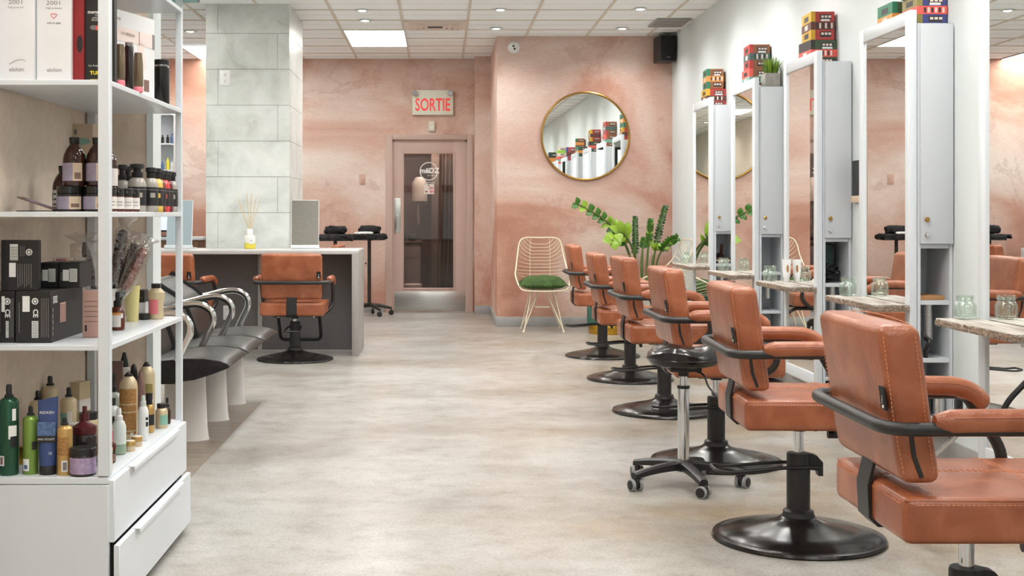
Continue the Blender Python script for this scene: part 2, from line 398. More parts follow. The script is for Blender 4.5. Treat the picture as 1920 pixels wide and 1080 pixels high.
# ------------------------------------------------------------------ mesh helpers
class MB:
    """collects shapes and links them as ONE mesh object"""
    def __init__(self): self.bm = bmesh.new(); self.mats = []
    def mi(self, m):
        if m not in self.mats: self.mats.append(m)
        return self.mats.index(m)
    def _set(self, faces, m):
        k = self.mi(m)
        for f in faces: f.material_index = k
    def poly(self, pts, m):
        f = self.bm.faces.new([self.bm.verts.new(p) for p in pts]); self._set([f], m); return f
    def box(self, x0, x1, y0, y1, z0, z1, m, bev=0.0, seg=2, mx=None):
        bm = self.bm
        r = bmesh.ops.create_cube(bm, size=1.0)
        vs = r['verts']
        for v in vs:
            v.co = Vector(((x0 + x1) / 2 + v.co.x * (x1 - x0), (y0 + y1) / 2 + v.co.y * (y1 - y0), (z0 + z1) / 2 + v.co.z * (z1 - z0)))
        fs = list({f for v in vs for f in v.link_faces})
        self._set(fs, m)
        if bev > 0:
            es = list({e for v in vs for e in v.link_edges})
            rr = bmesh.ops.bevel(bm, geom=es, offset=bev, segments=seg, profile=0.5, affect='EDGES', clamp_overlap=True)
            vs = list({v for f in rr['faces'] for v in f.verts} | {v for v in vs if v.is_valid})
            self._set({f for v in vs for f in v.link_faces}, m)
        if mx is not None:
            for v in vs: v.co = mx @ v.co
        return vs
    def ring(self, c, u, v, r, seg):
        return [self.bm.verts.new(c + u * (r * math.cos(2 * PI * k / seg)) + v * (r * math.sin(2 * PI * k / seg))) for k in range(seg)]
    def tube(self, pts, r, m, seg=10, closed=False, caps=True, rv=None, flat=1.0, up=None):
        """sweep a circle (or a flattened one) along pts; rv = radius per point"""
        P = [Vector(p) for p in pts]; n = len(P)
        rings = []
        prev = None
        for i in range(n):
            a = P[(i - 1) % n] if (closed or i > 0) else P[0]
            b = P[(i + 1) % n] if (closed or i < n - 1) else P[-1]
            t = (b - a).normalized()
            if up is not None:
                v = Vector(up); u = t.cross(v).normalized(); v = u.cross(t).normalized()
            else:
                if prev is None:
                    q = Vector((0, 0, 1)) if abs(t.z) < 0.9 else Vector((1, 0, 0))
                    u = t.cross(q).normalized()
                else:
                    u = (prev - t * prev.dot(t)).normalized()
                v = t.cross(u).normalized(); prev = u
            rad = rv[i] if rv else r
            rings.append([self.bm.verts.new(P[i] + u * (rad * math.cos(2 * PI * k / seg)) + v * (rad * flat * math.sin(2 * PI * k / seg))) for k in range(seg)])
        fs = []
        m_ = n if closed else n - 1
        for i in range(m_):
            A, B = rings[i], rings[(i + 1) % n]
            off = 0
            if closed and i == n - 1:
                off = min(range(seg), key=lambda o: sum((A[k].co - B[(k + o) % seg].co).length for k in range(0, seg, 3)))
            for k in range(seg):
                fs.append(self.bm.faces.new((A[k], A[(k + 1) % seg], B[(k + 1 + off) % seg], B[(k + off) % seg])))
        if caps and not closed:
            fs.append(self.bm.faces.new(rings[0][::-1])); fs.append(self.bm.faces.new(rings[-1]))
        self._set(fs, m)
    def cyl(self, p0, p1, r0, m, r1=None, seg=20):
        self.tube([p0, p1], r0, m, seg=seg, rv=[r0, r0 if r1 is None else r1])
    def lathe(self, prof, m, c=(0, 0, 0), seg=28, sx=1.0, sy=1.0, rot=0.0, mats=None):
        """prof: [(r, z), ...] from bottom to top; mats: material per band"""
        c = Vector(c); rings = []
        for r, z in prof:
            if r < 1e-5: rings.append([self.bm.verts.new(c + Vector((0, 0, z)))])
            else:
                rings.append([self.bm.verts.new(c + Vector((r * sx * math.cos(2 * PI * k / seg + rot), r * sy * math.sin(2 * PI * k / seg + rot), z))) for k in range(seg)])
        for i in range(len(rings) - 1):
            A, B = rings[i], rings[i + 1]; fs = []
            for k in range(seg):
                k2 = (k + 1) % seg
                if len(A) == 1 and len(B) == 1: continue
                if len(A) == 1: fs.append(self.bm.faces.new((A[0], B[k2], B[k])))
                elif len(B) == 1: fs.append(self.bm.faces.new((A[k], A[k2], B[0])))
                else: fs.append(self.bm.faces.new((A[k], A[k2], B[k2], B[k])))
            self._set(fs, mats[i] if mats else m)
        if len(rings[0]) > 1: self._set([self.bm.faces.new(rings[0][::-1])], mats[0] if mats else m)
        if len(rings[-1]) > 1: self._set([self.bm.faces.new(rings[-1])], mats[-1] if mats else m)
    def arcband(self, r, z0, z1, a0, a1, m, c=(0, 0, 0), seg=14, th=0.0006):
        """a paper label wrapped round a bottle between two angles"""
        c = Vector(c); k = max(2, seg)
        rows = []
        for rr in (r, r + th):
            rows.append([[self.bm.verts.new(c + Vector((rr * math.cos(a0 + (a1 - a0) * i / k), rr * math.sin(a0 + (a1 - a0) * i / k), z))) for i in range(k + 1)] for z in (z0, z1)])
        fs = []
        for i in range(k):
            fs.append(self.bm.faces.new((rows[1][0][i], rows[1][0][i + 1], rows[1][1][i + 1], rows[1][1][i])))
            fs.append(self.bm.faces.new((rows[0][0][i + 1], rows[0][0][i], rows[0][1][i], rows[0][1][i + 1])))
        self._set(fs, m)
    def sphere(self, c, r, m, sc=(1, 1, 1), seg=16, rings=10):
        prof = [(max(0.0, r * math.sin(PI * k / rings)) if 0 < k < rings else 0.0, -r * math.cos(PI * k / rings)) for k in range(rings + 1)]
        n0 = len(self.bm.verts)
        self.lathe(prof, m, seg=seg)
        self.bm.verts.ensure_lookup_table()
        c = Vector(c)
        for v in self.bm.verts[n0:]:
            v.co = Vector((v.co.x * sc[0], v.co.y * sc[1], v.co.z * sc[2])) + c
    def extrude_y(self, prof, y0, y1, m, bev=0.0, seg=2):
        """closed (x, z) outline pushed from y0 to y1"""
        a = [self.bm.verts.new((x, y0, z)) for x, z in prof]
        b = [self.bm.verts.new((x, y1, z)) for x, z in prof]
        n = len(prof)
        fs = [self.bm.faces.new(a), self.bm.faces.new(b[::-1])]
        for k in range(n): fs.append(self.bm.faces.new((a[k], b[k], b[(k + 1) % n], a[(k + 1) % n])))
        self._set(fs, m)
        if bev:
            es = [e for e in {e for f in fs[:2] for e in f.edges}]
            bmesh.ops.bevel(self.bm, geom=es, offset=bev, segments=seg, profile=0.5, affect='EDGES', clamp_overlap=True)
    def mark(self): return len(self.bm.verts)
    def xform(self, n0, mx):
        self.bm.verts.ensure_lookup_table()
        for v in self.bm.verts[n0:]: v.co = mx @ v.co
    def build(self, name, parent=None, loc=(0, 0, 0), rot=(0, 0, 0), sharp=38):
        bmesh.ops.recalc_face_normals(self.bm, faces=self.bm.faces[:])
        me = bpy.data.meshes.new(name)
        self.bm.to_mesh(me); self.bm.free()
        for mm in self.mats: me.materials.append(M[mm])
        me.shade_smooth()
        me.set_sharp_from_angle(angle=R(sharp))
        o = bpy.data.objects.new(name, me)
        COL.objects.link(o)
        o.location = loc; o.rotation_euler = rot
        if parent is not None: o.parent = parent
        return o

def tag(o, label=None, cat=None, group=None, kind=None):
    if label: o['label'] = label
    if cat: o['category'] = cat
    if group: o['group'] = group
    if kind: o['kind'] = kind
    return o
def thing(name, label, cat, loc=(0, 0, 0), rz=0.0, group=None):
    o = bpy.data.objects.new(name, None)
    o.empty_display_size = 0.1
    COL.objects.link(o)
    o.location = loc; o.rotation_euler = (0, 0, rz)
    return tag(o, label, cat, group)
def struct(name, mb, label=None):
    return tag(mb.build(name), label, None, None, 'structure')
def copy_tree(o, parent=None):
    c = o.copy(); COL.objects.link(c)
    if parent is not None: c.parent = parent
    for ch in list(o.children): copy_tree(ch, c)
    return c
def dup(root, loc, rz=0.0, label=None, group=None):
    c = copy_tree(root)
    c.location = loc; c.rotation_euler = (0, 0, rz)
    if label: c['label'] = label
    if group: c['group'] = group
    return c
_text_cache = {}
def text(s, size, m, mx, parent=None, name='lettering', label=None, extrude=0.0, align='CENTER', bold=0.0, xs=1.0):
    """flat lettering lying in the local XY plane of mx"""
    key = (s, size, align, extrude, bold)
    if key not in _text_cache:
        cu = bpy.data.curves.new('lettering', 'FONT')
        cu.body = s; cu.size = size; cu.align_x = align; cu.align_y = 'CENTER'; cu.extrude = extrude; cu.offset = bold
        cu.resolution_u = 3
        o = bpy.data.objects.new('lettering', cu); COL.objects.link(o)
        bpy.context.view_layer.update()
        dg = bpy.context.evaluated_depsgraph_get()
        me = bpy.data.meshes.new_from_object(o.evaluated_get(dg))
        bpy.data.objects.remove(o); bpy.data.curves.remove(cu)
        _text_cache[key] = me
    me = _text_cache[key].copy(); me.name = name
    me.transform(mx @ Matrix.Diagonal((xs, 1, 1, 1)))
    me.materials.clear(); me.materials.append(M[m])
    o = bpy.data.objects.new(name, me); COL.objects.link(o)
    if parent is not None: o.parent = parent
    if label: o['label'] = label
    return o
def facing_y(x, y, z):      # lettering that faces the camera side (-y), upright
    return Matrix.Translation((x, y, z)) @ Matrix.Rotation(R(90), 4, 'X')
def fillet(pts, r, n=5):
    """round the corners of a polyline"""
    P = [Vector(p) for p in pts]; out = [P[0]]
    for i in range(1, len(P) - 1):
        a, b, c = P[i - 1], P[i], P[i + 1]
        d1 = (a - b); d2 = (c - b)
        rr = min(r, d1.length * 0.49, d2.length * 0.49)
        p, q = b + d1.normalized() * rr, b + d2.normalized() * rr
        for k in range(n + 1):
            t = k / n
            out.append(p * (1 - t) ** 2 + b * (2 * t * (1 - t)) + q * t * t)
    out.append(P[-1])
    return out
def catmull(pts, n=6):
    P = [Vector(p) for p in pts]; Q = [P[0] * 2 - P[1]] + P + [P[-1] * 2 - P[-2]]
    out = []
    for i in range(1, len(Q) - 2):
        for k in range(n):
            t = k / n
            a, b, c, d = Q[i - 1], Q[i], Q[i + 1], Q[i + 2]
            out.append(0.5 * ((2 * b) + (c - a) * t + (2 * a - 5 * b + 4 * c - d) * t * t + (3 * b - a - 3 * c + d) * t ** 3))
    out.append(P[-1])
    return out
# ================================================================== THE ROOM
ZC = 3.1                       # ceiling
XR = 2.48                      # right wall
YB, YN = 15.7, 13.7            # back wall (with door) and the nearer pink wall (round mirror)
XL, YW = -3.9, -4.0            # far-left wall, window wall behind the camera
b = MB(); b.box(XL - .1, XR + .1, YW, YB + 2.6, -.06, 0, 'polished_concrete'); struct('floor', b)
b = MB(); b.box(XL, -1.14, 5.25, 8.16, 0, .003, 'brown_floor'); struct('floor_2', b)  # darker brown streaked zone of the floor at left
b = MB(); b.box(XL - .1, XR + .1, YW, YB + 2.6, ZC + .03, ZC + .1, 'ceiling_tile')
# lay-in tiles: each a panel just above the T-bars, with an open slot where lights sit
G = 0.645
gx = [-.377 + G * k for k in range(-6, 6)]
gy = [13.2 + .64 * k for k in range(-27, 5)]
b.box(XL, XR, YW, YB, ZC + .008, ZC + .03, 'ceiling_tile')
struct('ceiling', b)
b = MB()
for x in gx: b.box(x - .012, x + .012, YW, YB, ZC, ZC + .008, 'tbar')
for y in gy: b.box(XL, XR, y - .012, y + .012, ZC + .001, ZC + .008, 'tbar')
for y in gy: b.box(XL, XR, y + .32 - .0015, y + .32 + .0015, ZC + .0065, ZC + .0082, 'tbar')
struct('ceiling_grid', b)
# walls
b = MB(); b.box(XR, XR + .12, YW, YN + 2.2, 0, ZC + .03, 'white_paint'); struct('wall_right', b)
b = MB()
b.box(XL, -.674, YB, YB + .12, 0, ZC + .03, 'pink_wallpaper'); b.box(.399, .62, YB, YB + .12, 0, ZC + .03, 'pink_wallpaper')
b.box(-.674, .399, YB, YB + .12, 2.18, ZC + .03, 'pink_wallpaper')
b.box(.415, .625, YB - .24, YB, 0, ZC + .03, 'pink_wallpaper')        # shallow pier beside the door
struct('wall_back', b)
b = MB(); b.box(.605, XR, YN, YN + 2.1, 0, ZC + .03, 'pink_wallpaper'); struct('wall_back_near', b)
b = MB(); b.box(XL - .12, XL, 5.0, YB, 0, ZC + .03, 'white_paint'); struct('wall_far_left', b)
b = MB()
b.box(-1.5, -1.352, YW, 4.97, 0, ZC + .03, 'beige_wall')
b.box(XL - .12, -1.14, 4.97, 5.1, 0, ZC + .03, 'beige_wall')
struct('wall_left', b)
b = MB(); b.box(-1.14, -1.115, 4.965, 5.105, 0, ZC + .02, 'white_paint'); struct('trim_1', b)
# window wall behind the camera: a plastered sill, dark transom band, three tall panes
WX = [-1.352, .0, 1.25, XR]
b = MB()
b.box(-1.5, XR + .12, YW - .15, YW, 0, .45, 'white_paint'); b.box(-1.5, XR + .12, YW - .15, YW, 2.85, ZC + .03, 'white_paint')
struct('wall_window', b)
for k in range(3):
    x0, x1 = WX[k], WX[k + 1]
    w = bpy.data.objects.new('window_%d' % (k + 1), None); COL.objects.link(w); w.location = (x0, YW - .07, .45); tag(w, kind='structure')
    f = MB(); W = x1 - x0
    f.box(0, .05, -.04, .04, 0, 2.4, 'black_plastic'); f.box(W - .05, W, -.04, .04, 0, 2.4, 'black_plastic')
    f.box(.05, W - .05, -.04, .04, 0, .06, 'black_plastic'); f.box(.05, W - .05, -.04, .04, 2.34, 2.4, 'black_plastic')
    f.box(.05, W - .05, -.05, .05, 1.36, 1.56, 'dark_slot')
    f.build('window_frame', w)
    g = MB(); g.box(.05, W - .05, -.004, .004, .06, 1.36, 'window_glass'); g.box(.05, W - .05, -.004, .004, 1.56, 2.34, 'window_glass'); g.build('pane', w)
b = MB(); b.box(-14, 14, -26, YW - .15, -.1, -.02, 'lawn'); struct('ground_outside', b)
pl = bpy.data.lights.new('window_portal', 'AREA'); pl.shape = 'RECTANGLE'; pl.size = 3.8; pl.size_y = 2.35
pl.cycles.is_portal = True
po = bpy.data.objects.new('window_portal', pl); COL.objects.link(po); po.location = (.55, YW - .16, 1.65); po.rotation_euler = (R(90), 0, 0)
# baseboards
b = MB()
b.box(XL, -.69, YB - .012, YB, 0, .10, 'baseboard_grey', .003); b.box(.41, .625, YB - .252, YB - .24, 0, .10, 'baseboard_grey', .003)
struct('baseboard_back', b)
b = MB(); b.box(.593, XR, YN - .012, YN, 0, .105, 'baseboard_grey', .003); b.box(.593, .605, YN, YB - .25, 0, .105, 'baseboard_grey', .003); struct('baseboard_near', b)
b = MB(); b.box(XR - .012, XR, YW, YN - .012, 0, .105, 'baseboard_grey', .003); struct('baseboard_right', b)
# column clad in stone tiles, running bond; every tile is a slab on the core, grout between
CX0, CX1, CY0, CY1 = -2.127, -1.37, 11.6, 12.72
b = MB(); b.box(CX0 + .008, CX1 - .008, CY0 + .008, CY1 - .008, 0, ZC + .02, 'baseboard_grey')
rows = [0.0]; z = 2.84
edges = [z - .325 * k for k in range(-1, 9)]
edges = sorted([max(0, min(ZC + .02, e)) for e in edges] + [0, ZC + .02])
edges = sorted(set(round(e, 4) for e in edges))
for i in range(len(edges) - 1):
    z0, z1 = edges[i] + .0015, edges[i + 1] - .0015
    if z1 - z0 < .02: continue
    off = .11 if i % 2 else .62
    cuts = [CX0, CX0 + off, CX1] if i % 2 else [CX0, CX0 + off + .03, CX1]
    for j in range(len(cuts) - 1):
        b.box(cuts[j] + (0 if j == 0 else .001), cuts[j + 1] - (0 if j == len(cuts) - 2 else .001), CY0, CY0 + .012, z0, z1, 'grey_stone_tile', .001, 1)
    cy = [CY0 + .012, CY0 + (.55 if i % 2 else .30), CY1]
    for j in range(2):
        b.box(CX1 - .012, CX1, cy[j] + .001, cy[j + 1] - .001, z0, z1, 'grey_stone_tile', .001, 1)
        b.box(CX0, CX0 + .012, cy[j] + .001, cy[j + 1] - .001, z0, z1, 'grey_stone_tile', .001, 1)
    b.box(CX0 + .012, CX1 - .012, CY1 - .012, CY1, z0, z1, 'grey_stone_tile', .001, 1)
struct('column', b)

# ---- door_1: taupe glazed door in its frame, small dim room behind
D = bpy.data.objects.new('door_1', None); COL.objects.link(D); D.location = (-.13, YB, 0); tag(D, 'taupe door with tall glass pane under the red exit sign', None, None, 'structure')
def dx(px): return (px - 826) * .0065417 + .13
f = MB()
for (x0, x1, z0, z1) in ((dx(723), dx(736), 0, 2.18), (dx(876), dx(887), 0, 2.18), (dx(736), dx(876), 2.116, 2.18)):
    f.box(x0, x1, -.02, .12, z0, z1, 'frame_taupe', .004)
f.box(dx(736), dx(739), .02, .12, 0, 2.116, 'frame_taupe'); f.box(dx(873), dx(876), .02, .12, 0, 2.116, 'frame_taupe'); f.box(dx(736), dx(876), .02, .12, 2.09, 2.116, 'frame_taupe')
f.build('door_frame', D)
s = MB(); gx0, gx1, gz0, gz1 = dx(757), dx(850), .297, 1.946; sx0, sx1 = dx(739), dx(873)
s.box(sx0, gx0, .03, .075, .012, 2.09, 'door_taupe', .002); s.box(gx1, sx1, .03, .075, .012, 2.09, 'door_taupe', .002)
s.box(gx0, gx1, .03, .075, .012, gz0, 'door_taupe', .002); s.box(gx0, gx1, .03, .075, gz1, 2.09, 'door_taupe', .002)
for (x0, x1, z0, z1) in ((gx0 - .02, gx0, gz0 - .02, gz1 + .02), (gx1, gx1 + .02, gz0 - .02, gz1 + .02), (gx0, gx1, gz0 - .02, gz0), (gx0, gx1, gz1, gz1 + .02)):
    s.box(x0, x1, .022, .03, z0, z1, 'frame_taupe', .002)
s.build('door_slab', D)
g = MB(); g.box(gx0, gx1, .05, .056, gz0, gz1, 'door_glass'); g.build('pane', D)
k = MB(); k.box(dx(737.5), dx(873), .024, .03, .02, .252, 'brushed_steel', .001); k.build('kick_plate', D, loc=(0, 0, 0))
k = MB(); k.box(dx(738), dx(751), .024, .03, .97, 1.40, 'brushed_steel', .002)
for zz in (1.0, 1.19, 1.37): k.cyl((dx(744.5), .0235, zz), (dx(744.5), .026, zz), .006, 'chrome')
k.build('push_plate', D)
lx, lz, lr = dx(804), 1.2 - (321 - 402) * .0065417, .108
rg = MB(); rg.tube([(lx + lr * math.cos(t * PI / 24), .046, lz + lr * math.sin(t * PI / 24)) for t in range(48)], .006, 'white_ink', seg=6, closed=True)
lg = rg.build('decal_ring', D)
text('mëDZ', .088, 'white_ink', facing_y(lx + .008, .0455, lz + .005), D, 'decal_lettering', bold=.003)
text('spa urbain', .026, 'white_ink', facing_y(lx + .035, .0455, lz - .05), D, 'decal_lettering')
text('ESTHÉTIQUE', .026, 'white_ink', facing_y(lx + .002, .0455, lz - .142), D, 'decal_lettering')
p = MB(); p.box(lx - .062, lx + .065, .044, .049, lz - .28, lz - .158, 'label_white')
p.sphere((lx + .03, .0445, lz - .205), .03, 'bag_pink', (1.2, .05, .7)); p.sphere((lx + .035, .0445, lz - .25), .03, 'pink_ink', (1.0, .05, .5)); p.sphere((lx, .0445, lz - .175), .014, 'box_umber', (1, .05, 1)); p.sphere((lx - .03, .0445, lz - .25), .016, 'box_umber', (1.3, .05, .9))
p.build('photo_sticker', D)
# treatment room behind the glass
b = MB(); b.box(-1.2, 1.0, YB + 2.3, YB + 2.4, 0, ZC, 'room_grey'); b.box(-1.25, -1.15, YB + .12, YB + 2.3, 0, ZC, 'room_grey'); b.box(.62, .7, YB + .12, YB + 2.3, 0, ZC, 'room_grey')
b.box(-.12, -.02, YB + 1.0, YB + 2.3, 0, ZC, 'curtain_grey'); struct('wall_treatment_room', b)
c = MB()
n = 26; rowsv = []
for iz in range(9):
    zz = .12 + 2.2 * iz / 8
    rowsv.append([c.bm.verts.new((.0 + .36 * i / n - .05 * (1 - iz / 8), YB + .5 + .03 * math.sin(i * 1.75 + .25 * iz), zz)) for i in range(n + 1)])
fs = [c.bm.faces.new((rowsv[a][i], rowsv[a][i + 1], rowsv[a + 1][i + 1], rowsv[a + 1][i])) for a in range(8) for i in range(n)]
c._set(fs, 'curtain_grey')
cu = c.build('curtain'); tag(cu, 'grey pleated curtain hanging behind the glass of the door', 'curtain')
sm = cu.modifiers.new('thick', 'SOLIDIFY'); sm.thickness = .006
t = thing('treatment_table', 'dim counter with small pots seen through the door glass', 'counter', (-.56, YB + 1.2, 0))
q = MB(); q.box(-.35, .3, 0, .5, .06, .82, 'room_grey', .01); q.box(-.37, .32, -.02, .52, .82, .85, 'curtain_grey', .004); q.build('body', t)
q = MB(); q.box(-.2, -.03, .1, .3, .85, 1.15, 'desk_front', .01); q.build('back_panel', t)
o = MB(); o.lathe([(.09, .0), (.11, .02), (.115, .3), (.1, .31)], 'label_white'); tag(o.build('waste_bin', loc=(-.35, YB + .75, 0)), 'pale bin on the floor behind the door glass', 'bin')
for xx, ll in ((-.38, 'small dark pot on the counter behind the door glass, left one'), (-.26, 'small dark pot on the counter behind the door glass, right one')):
    o = MB(); o.lathe([(.04, 0), (.055, .03), (.055, .07), (.04, .09), (0, .09)], 'desk_front'); tag(o.build('pot', loc=(xx - .12, YB + 1.25, .85)), ll, 'pot')
o = MB(); o.lathe([(.05, 0), (.1, .05), (.1, .28), (.05, .36), (0, .36)], 'frosted'); o.lathe([(.035, -.25), (.035, .0)], 'chrome'); tag(o.build('lamp', loc=(-.27, YB + .80, 1.32)), 'pale lamp shade glimpsed behind the door glass', 'lamp')
ll = bpy.data.lights.new('treatment_room_fill', 'POINT'); ll.energy = 190; ll.shadow_soft_size = .12; ll.color = (1.0, .95, .9)  # unseen point light added to brighten the room behind the glass
lo = bpy.data.objects.new('treatment_room_fill', ll); COL.objects.link(lo); lo.location = (.15, YB + .35, 2.7)

# ---- lights of the room, those in view and added ones
PANELS = [(-1.022, 13.2), (-2.957, 14.42), (-1.022, 8.08), (.913, 4.24), (-1.022, 2.96), (.913, 9.36), (-2.957, 9.36), (.913, -1.0)]  # first two are in view, the rest added out of frame for light
names = ['bright ceiling panel light above the door side of the room', 'bright ceiling panel light at far left behind the shelf post']
for i, (x, y) in enumerate(PANELS):
    t = thing('ceiling_panel_light', names[i] if i < 2 else 'bright flat ceiling panel light added out of the frame to light the salon', 'ceiling light', (x, y, ZC), group='ceiling panel lights')
    q = MB(); q.box(.026, G - .004, .012, 1.268, -.002, .004, 'panel_light'); q.build('diffuser', t)
    q = MB()
    for (a0, a1, c0, c1) in ((.012, .026, 0, 1.28), (G - .004, G + .012, 0, 1.28), (.026, G - .004, 0, .012), (.026, G - .004, 1.268, 1.28)): q.box(a0, a1, c0, c1, -.004, .006, 'white_paint')
    q.build('frame', t)
DL = [(-.73, 11.94), (-.74, 12.56), (.556, 11.9), (.568, 13.1), (1.85, 11.85), (1.86, 13.1)]
DLn = ['round downlight in the ceiling near the tiled column, nearer one', 'round downlight in the ceiling near the panel light, farther one', 'round downlight in mid ceiling, at the top edge of the photo',
       'round downlight beside the square air vent, nearer the pink wall', 'round downlight at the top above the round mirror, nearer one', 'round downlight close to the pink wall above the round mirror']
for y in (10.65, 9.4, 8.15, 6.9, 5.65, 4.4, 2.8, .9, -1.5):  # further rows out of frame, put in for their light
    DL += [(.56, y), (1.85, y)]
    if y > 4.9 or y < 4: DL.append((-.73, y))
DL += [(-2.6, 13.3), (-2.6, 10.2), (-2.6, 7.4), (-3.3, 14.2)]  # extra left-side downlights, the last added to brighten the far shelf
for i, (x, y) in enumerate(DL):
    t = thing('downlight', DLn[i] if i < 6 else 'small round recessed downlight added to light the room', 'downlight', (x, y, ZC), group='recessed downlights')
    q = MB(); q.lathe([(.038, -.002), (.062, -.006), (.066, -.001), (.066, .002)], 'white_paint', seg=24); q.build('trim_ring', t)
    q = MB(); q.lathe([(0, -.0035), (.036, -.0035), (.036, .0)], 'bulb_light', seg=20); q.build('bulb', t)
    ld = bpy.data.lights.get('downlight_beam')
    if ld is None:
        ld = bpy.data.lights.new('downlight_beam', 'SPOT'); ld.energy = SPOT_W; ld.spot_size = R(150); ld.spot_blend = .8; ld.shadow_soft_size = .05; ld.color = (1.0, .99, .972)
    lo = bpy.data.objects.new('beam', ld); COL.objects.link(lo); lo.parent = t; lo.location = (0, 0, -.03)
# ceiling vents
t = thing('ceiling_vent', 'square pinkish air vent in the ceiling beside the panel light', 'air vent', (-.0545, 12.88, ZC))
q = MB(); q.box(-.31, .31, -.29, .29, -.006, .004, 'vent_pink', .002); q.build('frame', t)
for k in range(4):
    a = .27 - .055 * k; q = MB()
    for (x0, x1, y0, y1) in ((-a, a, -a, -a + .03), (-a, a, a - .03, a), (-a, -a + .03, -a + .03, a - .03), (a - .03, a, -a + .03, a - .03)): q.box(x0, x1, y0, y1, -.012 - .003 * k, -.006, 'vent_pink', .001, 1)
    q.build('louvre', t)
q = MB(); q.box(-.08, .08, -.08, .08, -.012, -.006, 'dark_slot'); q.build('centre_slot', t)
o = MB(); o.box(-.17, .17, -.26, .26, -.008, .003, 'baseboard_grey', .002)
for k in range(9): o.box(-.15, .15, -.23 + .053 * k, -.20 + .053 * k, -.012, -.008, 'desk_edge')
tag(o.build('return_grille', loc=(2.27, 12.7, ZC)), 'grey return air grille in the ceiling corner above the loudspeaker', 'air vent')

# ---- things on the walls
t = thing('exit_sign', 'white exit sign with red SORTIE lettering and two lamp heads', 'exit sign', (-.095, YB, 2.568))
q = MB(); q.box(-.25, .25, -.06, 0, -.153, .153, 'sign_white', .008); q.build('housing', t)
text('SORTIE', .215, 'sign_red', facing_y(0, -.0615, -.035), t, 'lettering', bold=.004, xs=.62)
for sx in (-1, 1):
    q = MB(); q.lathe([(.02, -.02), (.034, 0), (.038, .03), (.034, .034), (0, .034)], 'chrome', seg=20); q.lathe([(0, .0345), (.03, .0345)], 'white_plastic')
    q.build('lamp_head', t, loc=(sx * .222, -.085, .105), rot=(R(80), 0, R(-14 * sx)))
o = MB(); o.box(-.042, .042, -.045, 0, -.065, .065, 'ivory_plastic', .016, 4); o.box(-.025, .025, -.05, -.03, -.04, -.005, 'white_plastic', .006)
tag(o.build('motion_sensor', loc=(-.107, YB, 2.28)), 'ivory motion sensor on the wall between exit sign and door', 'sensor')
def plate(name, label, loc, m='white_plastic', outlet=True, rz=0, w=.075, h=.125):
    t = thing(name, label, 'light switch' if not outlet else 'power outlet', loc, rz)
    q = MB(); q.box(-w / 2, w / 2, -.007, 0, -h / 2, h / 2, m, .002); q.build('cover_plate', t)
    q = MB()
    if outlet:
        for zz in (-.03, .03):
            q.box(-.018, .018, -.010, -.007, zz - .018, zz + .018, m, .003)
            q.box(-.009, -.006, -.0105, -.0098, zz - .004, zz + .008, 'dark_slot'); q.box(.006, .009, -.0105, -.0098, zz - .004, zz + .008, 'dark_slot'); q.cyl((0, -.0106, zz - .011), (0, -.0098, zz - .011), .003, 'dark_slot', seg=8)
        q.build('socket', t)
    else:
        q.box(-.016, .016, -.011, -.006, -.033, .033, m, .002); q.build('rocker', t)
    return t
plate('light_switch', 'pinkish light switch on the wall left of the door', (-.96, YB, 1.63), 'pink_plate', False, 0, .08, .125)
plate('power_outlet', 'pinkish outlet low on the wall behind the right tool stand', (-.965, YB, .34), 'pink_plate', True, 0, .06, .115)
plate('power_outlet', 'white outlet high on the front of the tiled column', (-1.952, CY0 - .0005, 2.435), 'white_plastic', True, 0, .095, .14)
t = thing('security_camera', 'white dome camera with two dark lenses high on the pink wall', 'security camera', (.785, YN, 2.985))
q = MB(); q.lathe([(.066, 0), (.066, .02), (.06, .04), (.045, .058), (.02, .066), (0, .067)], 'white_plastic'); q.build('dome', t, rot=(R(90), 0, 0))
for (xx, zz) in ((-.008, .008), (.004, -.02)):
    q = MB(); q.sphere((xx, -.062, zz), .012, 'black_gloss'); q.build('lens', t)
t = thing('loudspeaker', 'black loudspeaker hung in the corner above the right wall', 'loudspeaker', (2.365, YN - .20, 2.80), R(8))
q = MB(); q.box(-.088, .088, -.12, .12, 0, .275, 'black_plastic', .012, 3); q.build('cabinet', t)
q = MB(); q.box(-.078, .078, -.128, -.118, .012, .263, 'black_fabric', .004); q.build('grille', t)
q = MB(); q.box(-.015, .015, -.130, -.127, .04, .05, 'grey_ink'); q.build('badge', t)
q = MB(); q.box(-.02, .02, .11, .19, .11, .17, 'black_metal', .003); q.build('bracket', t)
t = thing('round_mirror', 'large round mirror in a thin brass rim on the pink wall', 'mirror', (1.548, YN - .006, 2.037), R(.42))
q = MB(); q.tube([(.467 * math.cos(a * PI / 48), -.014, .467 * math.sin(a * PI / 48)) for a in range(96)], .012, 'brass', seg=8, closed=True); q.build('rim', t)
q = MB(); q.lathe([(.460, 0), (.460, .008)], 'mirror', seg=96); q.build('mirror_glass', t, loc=(0, -.004, 0), rot=(R(90), 0, 0))
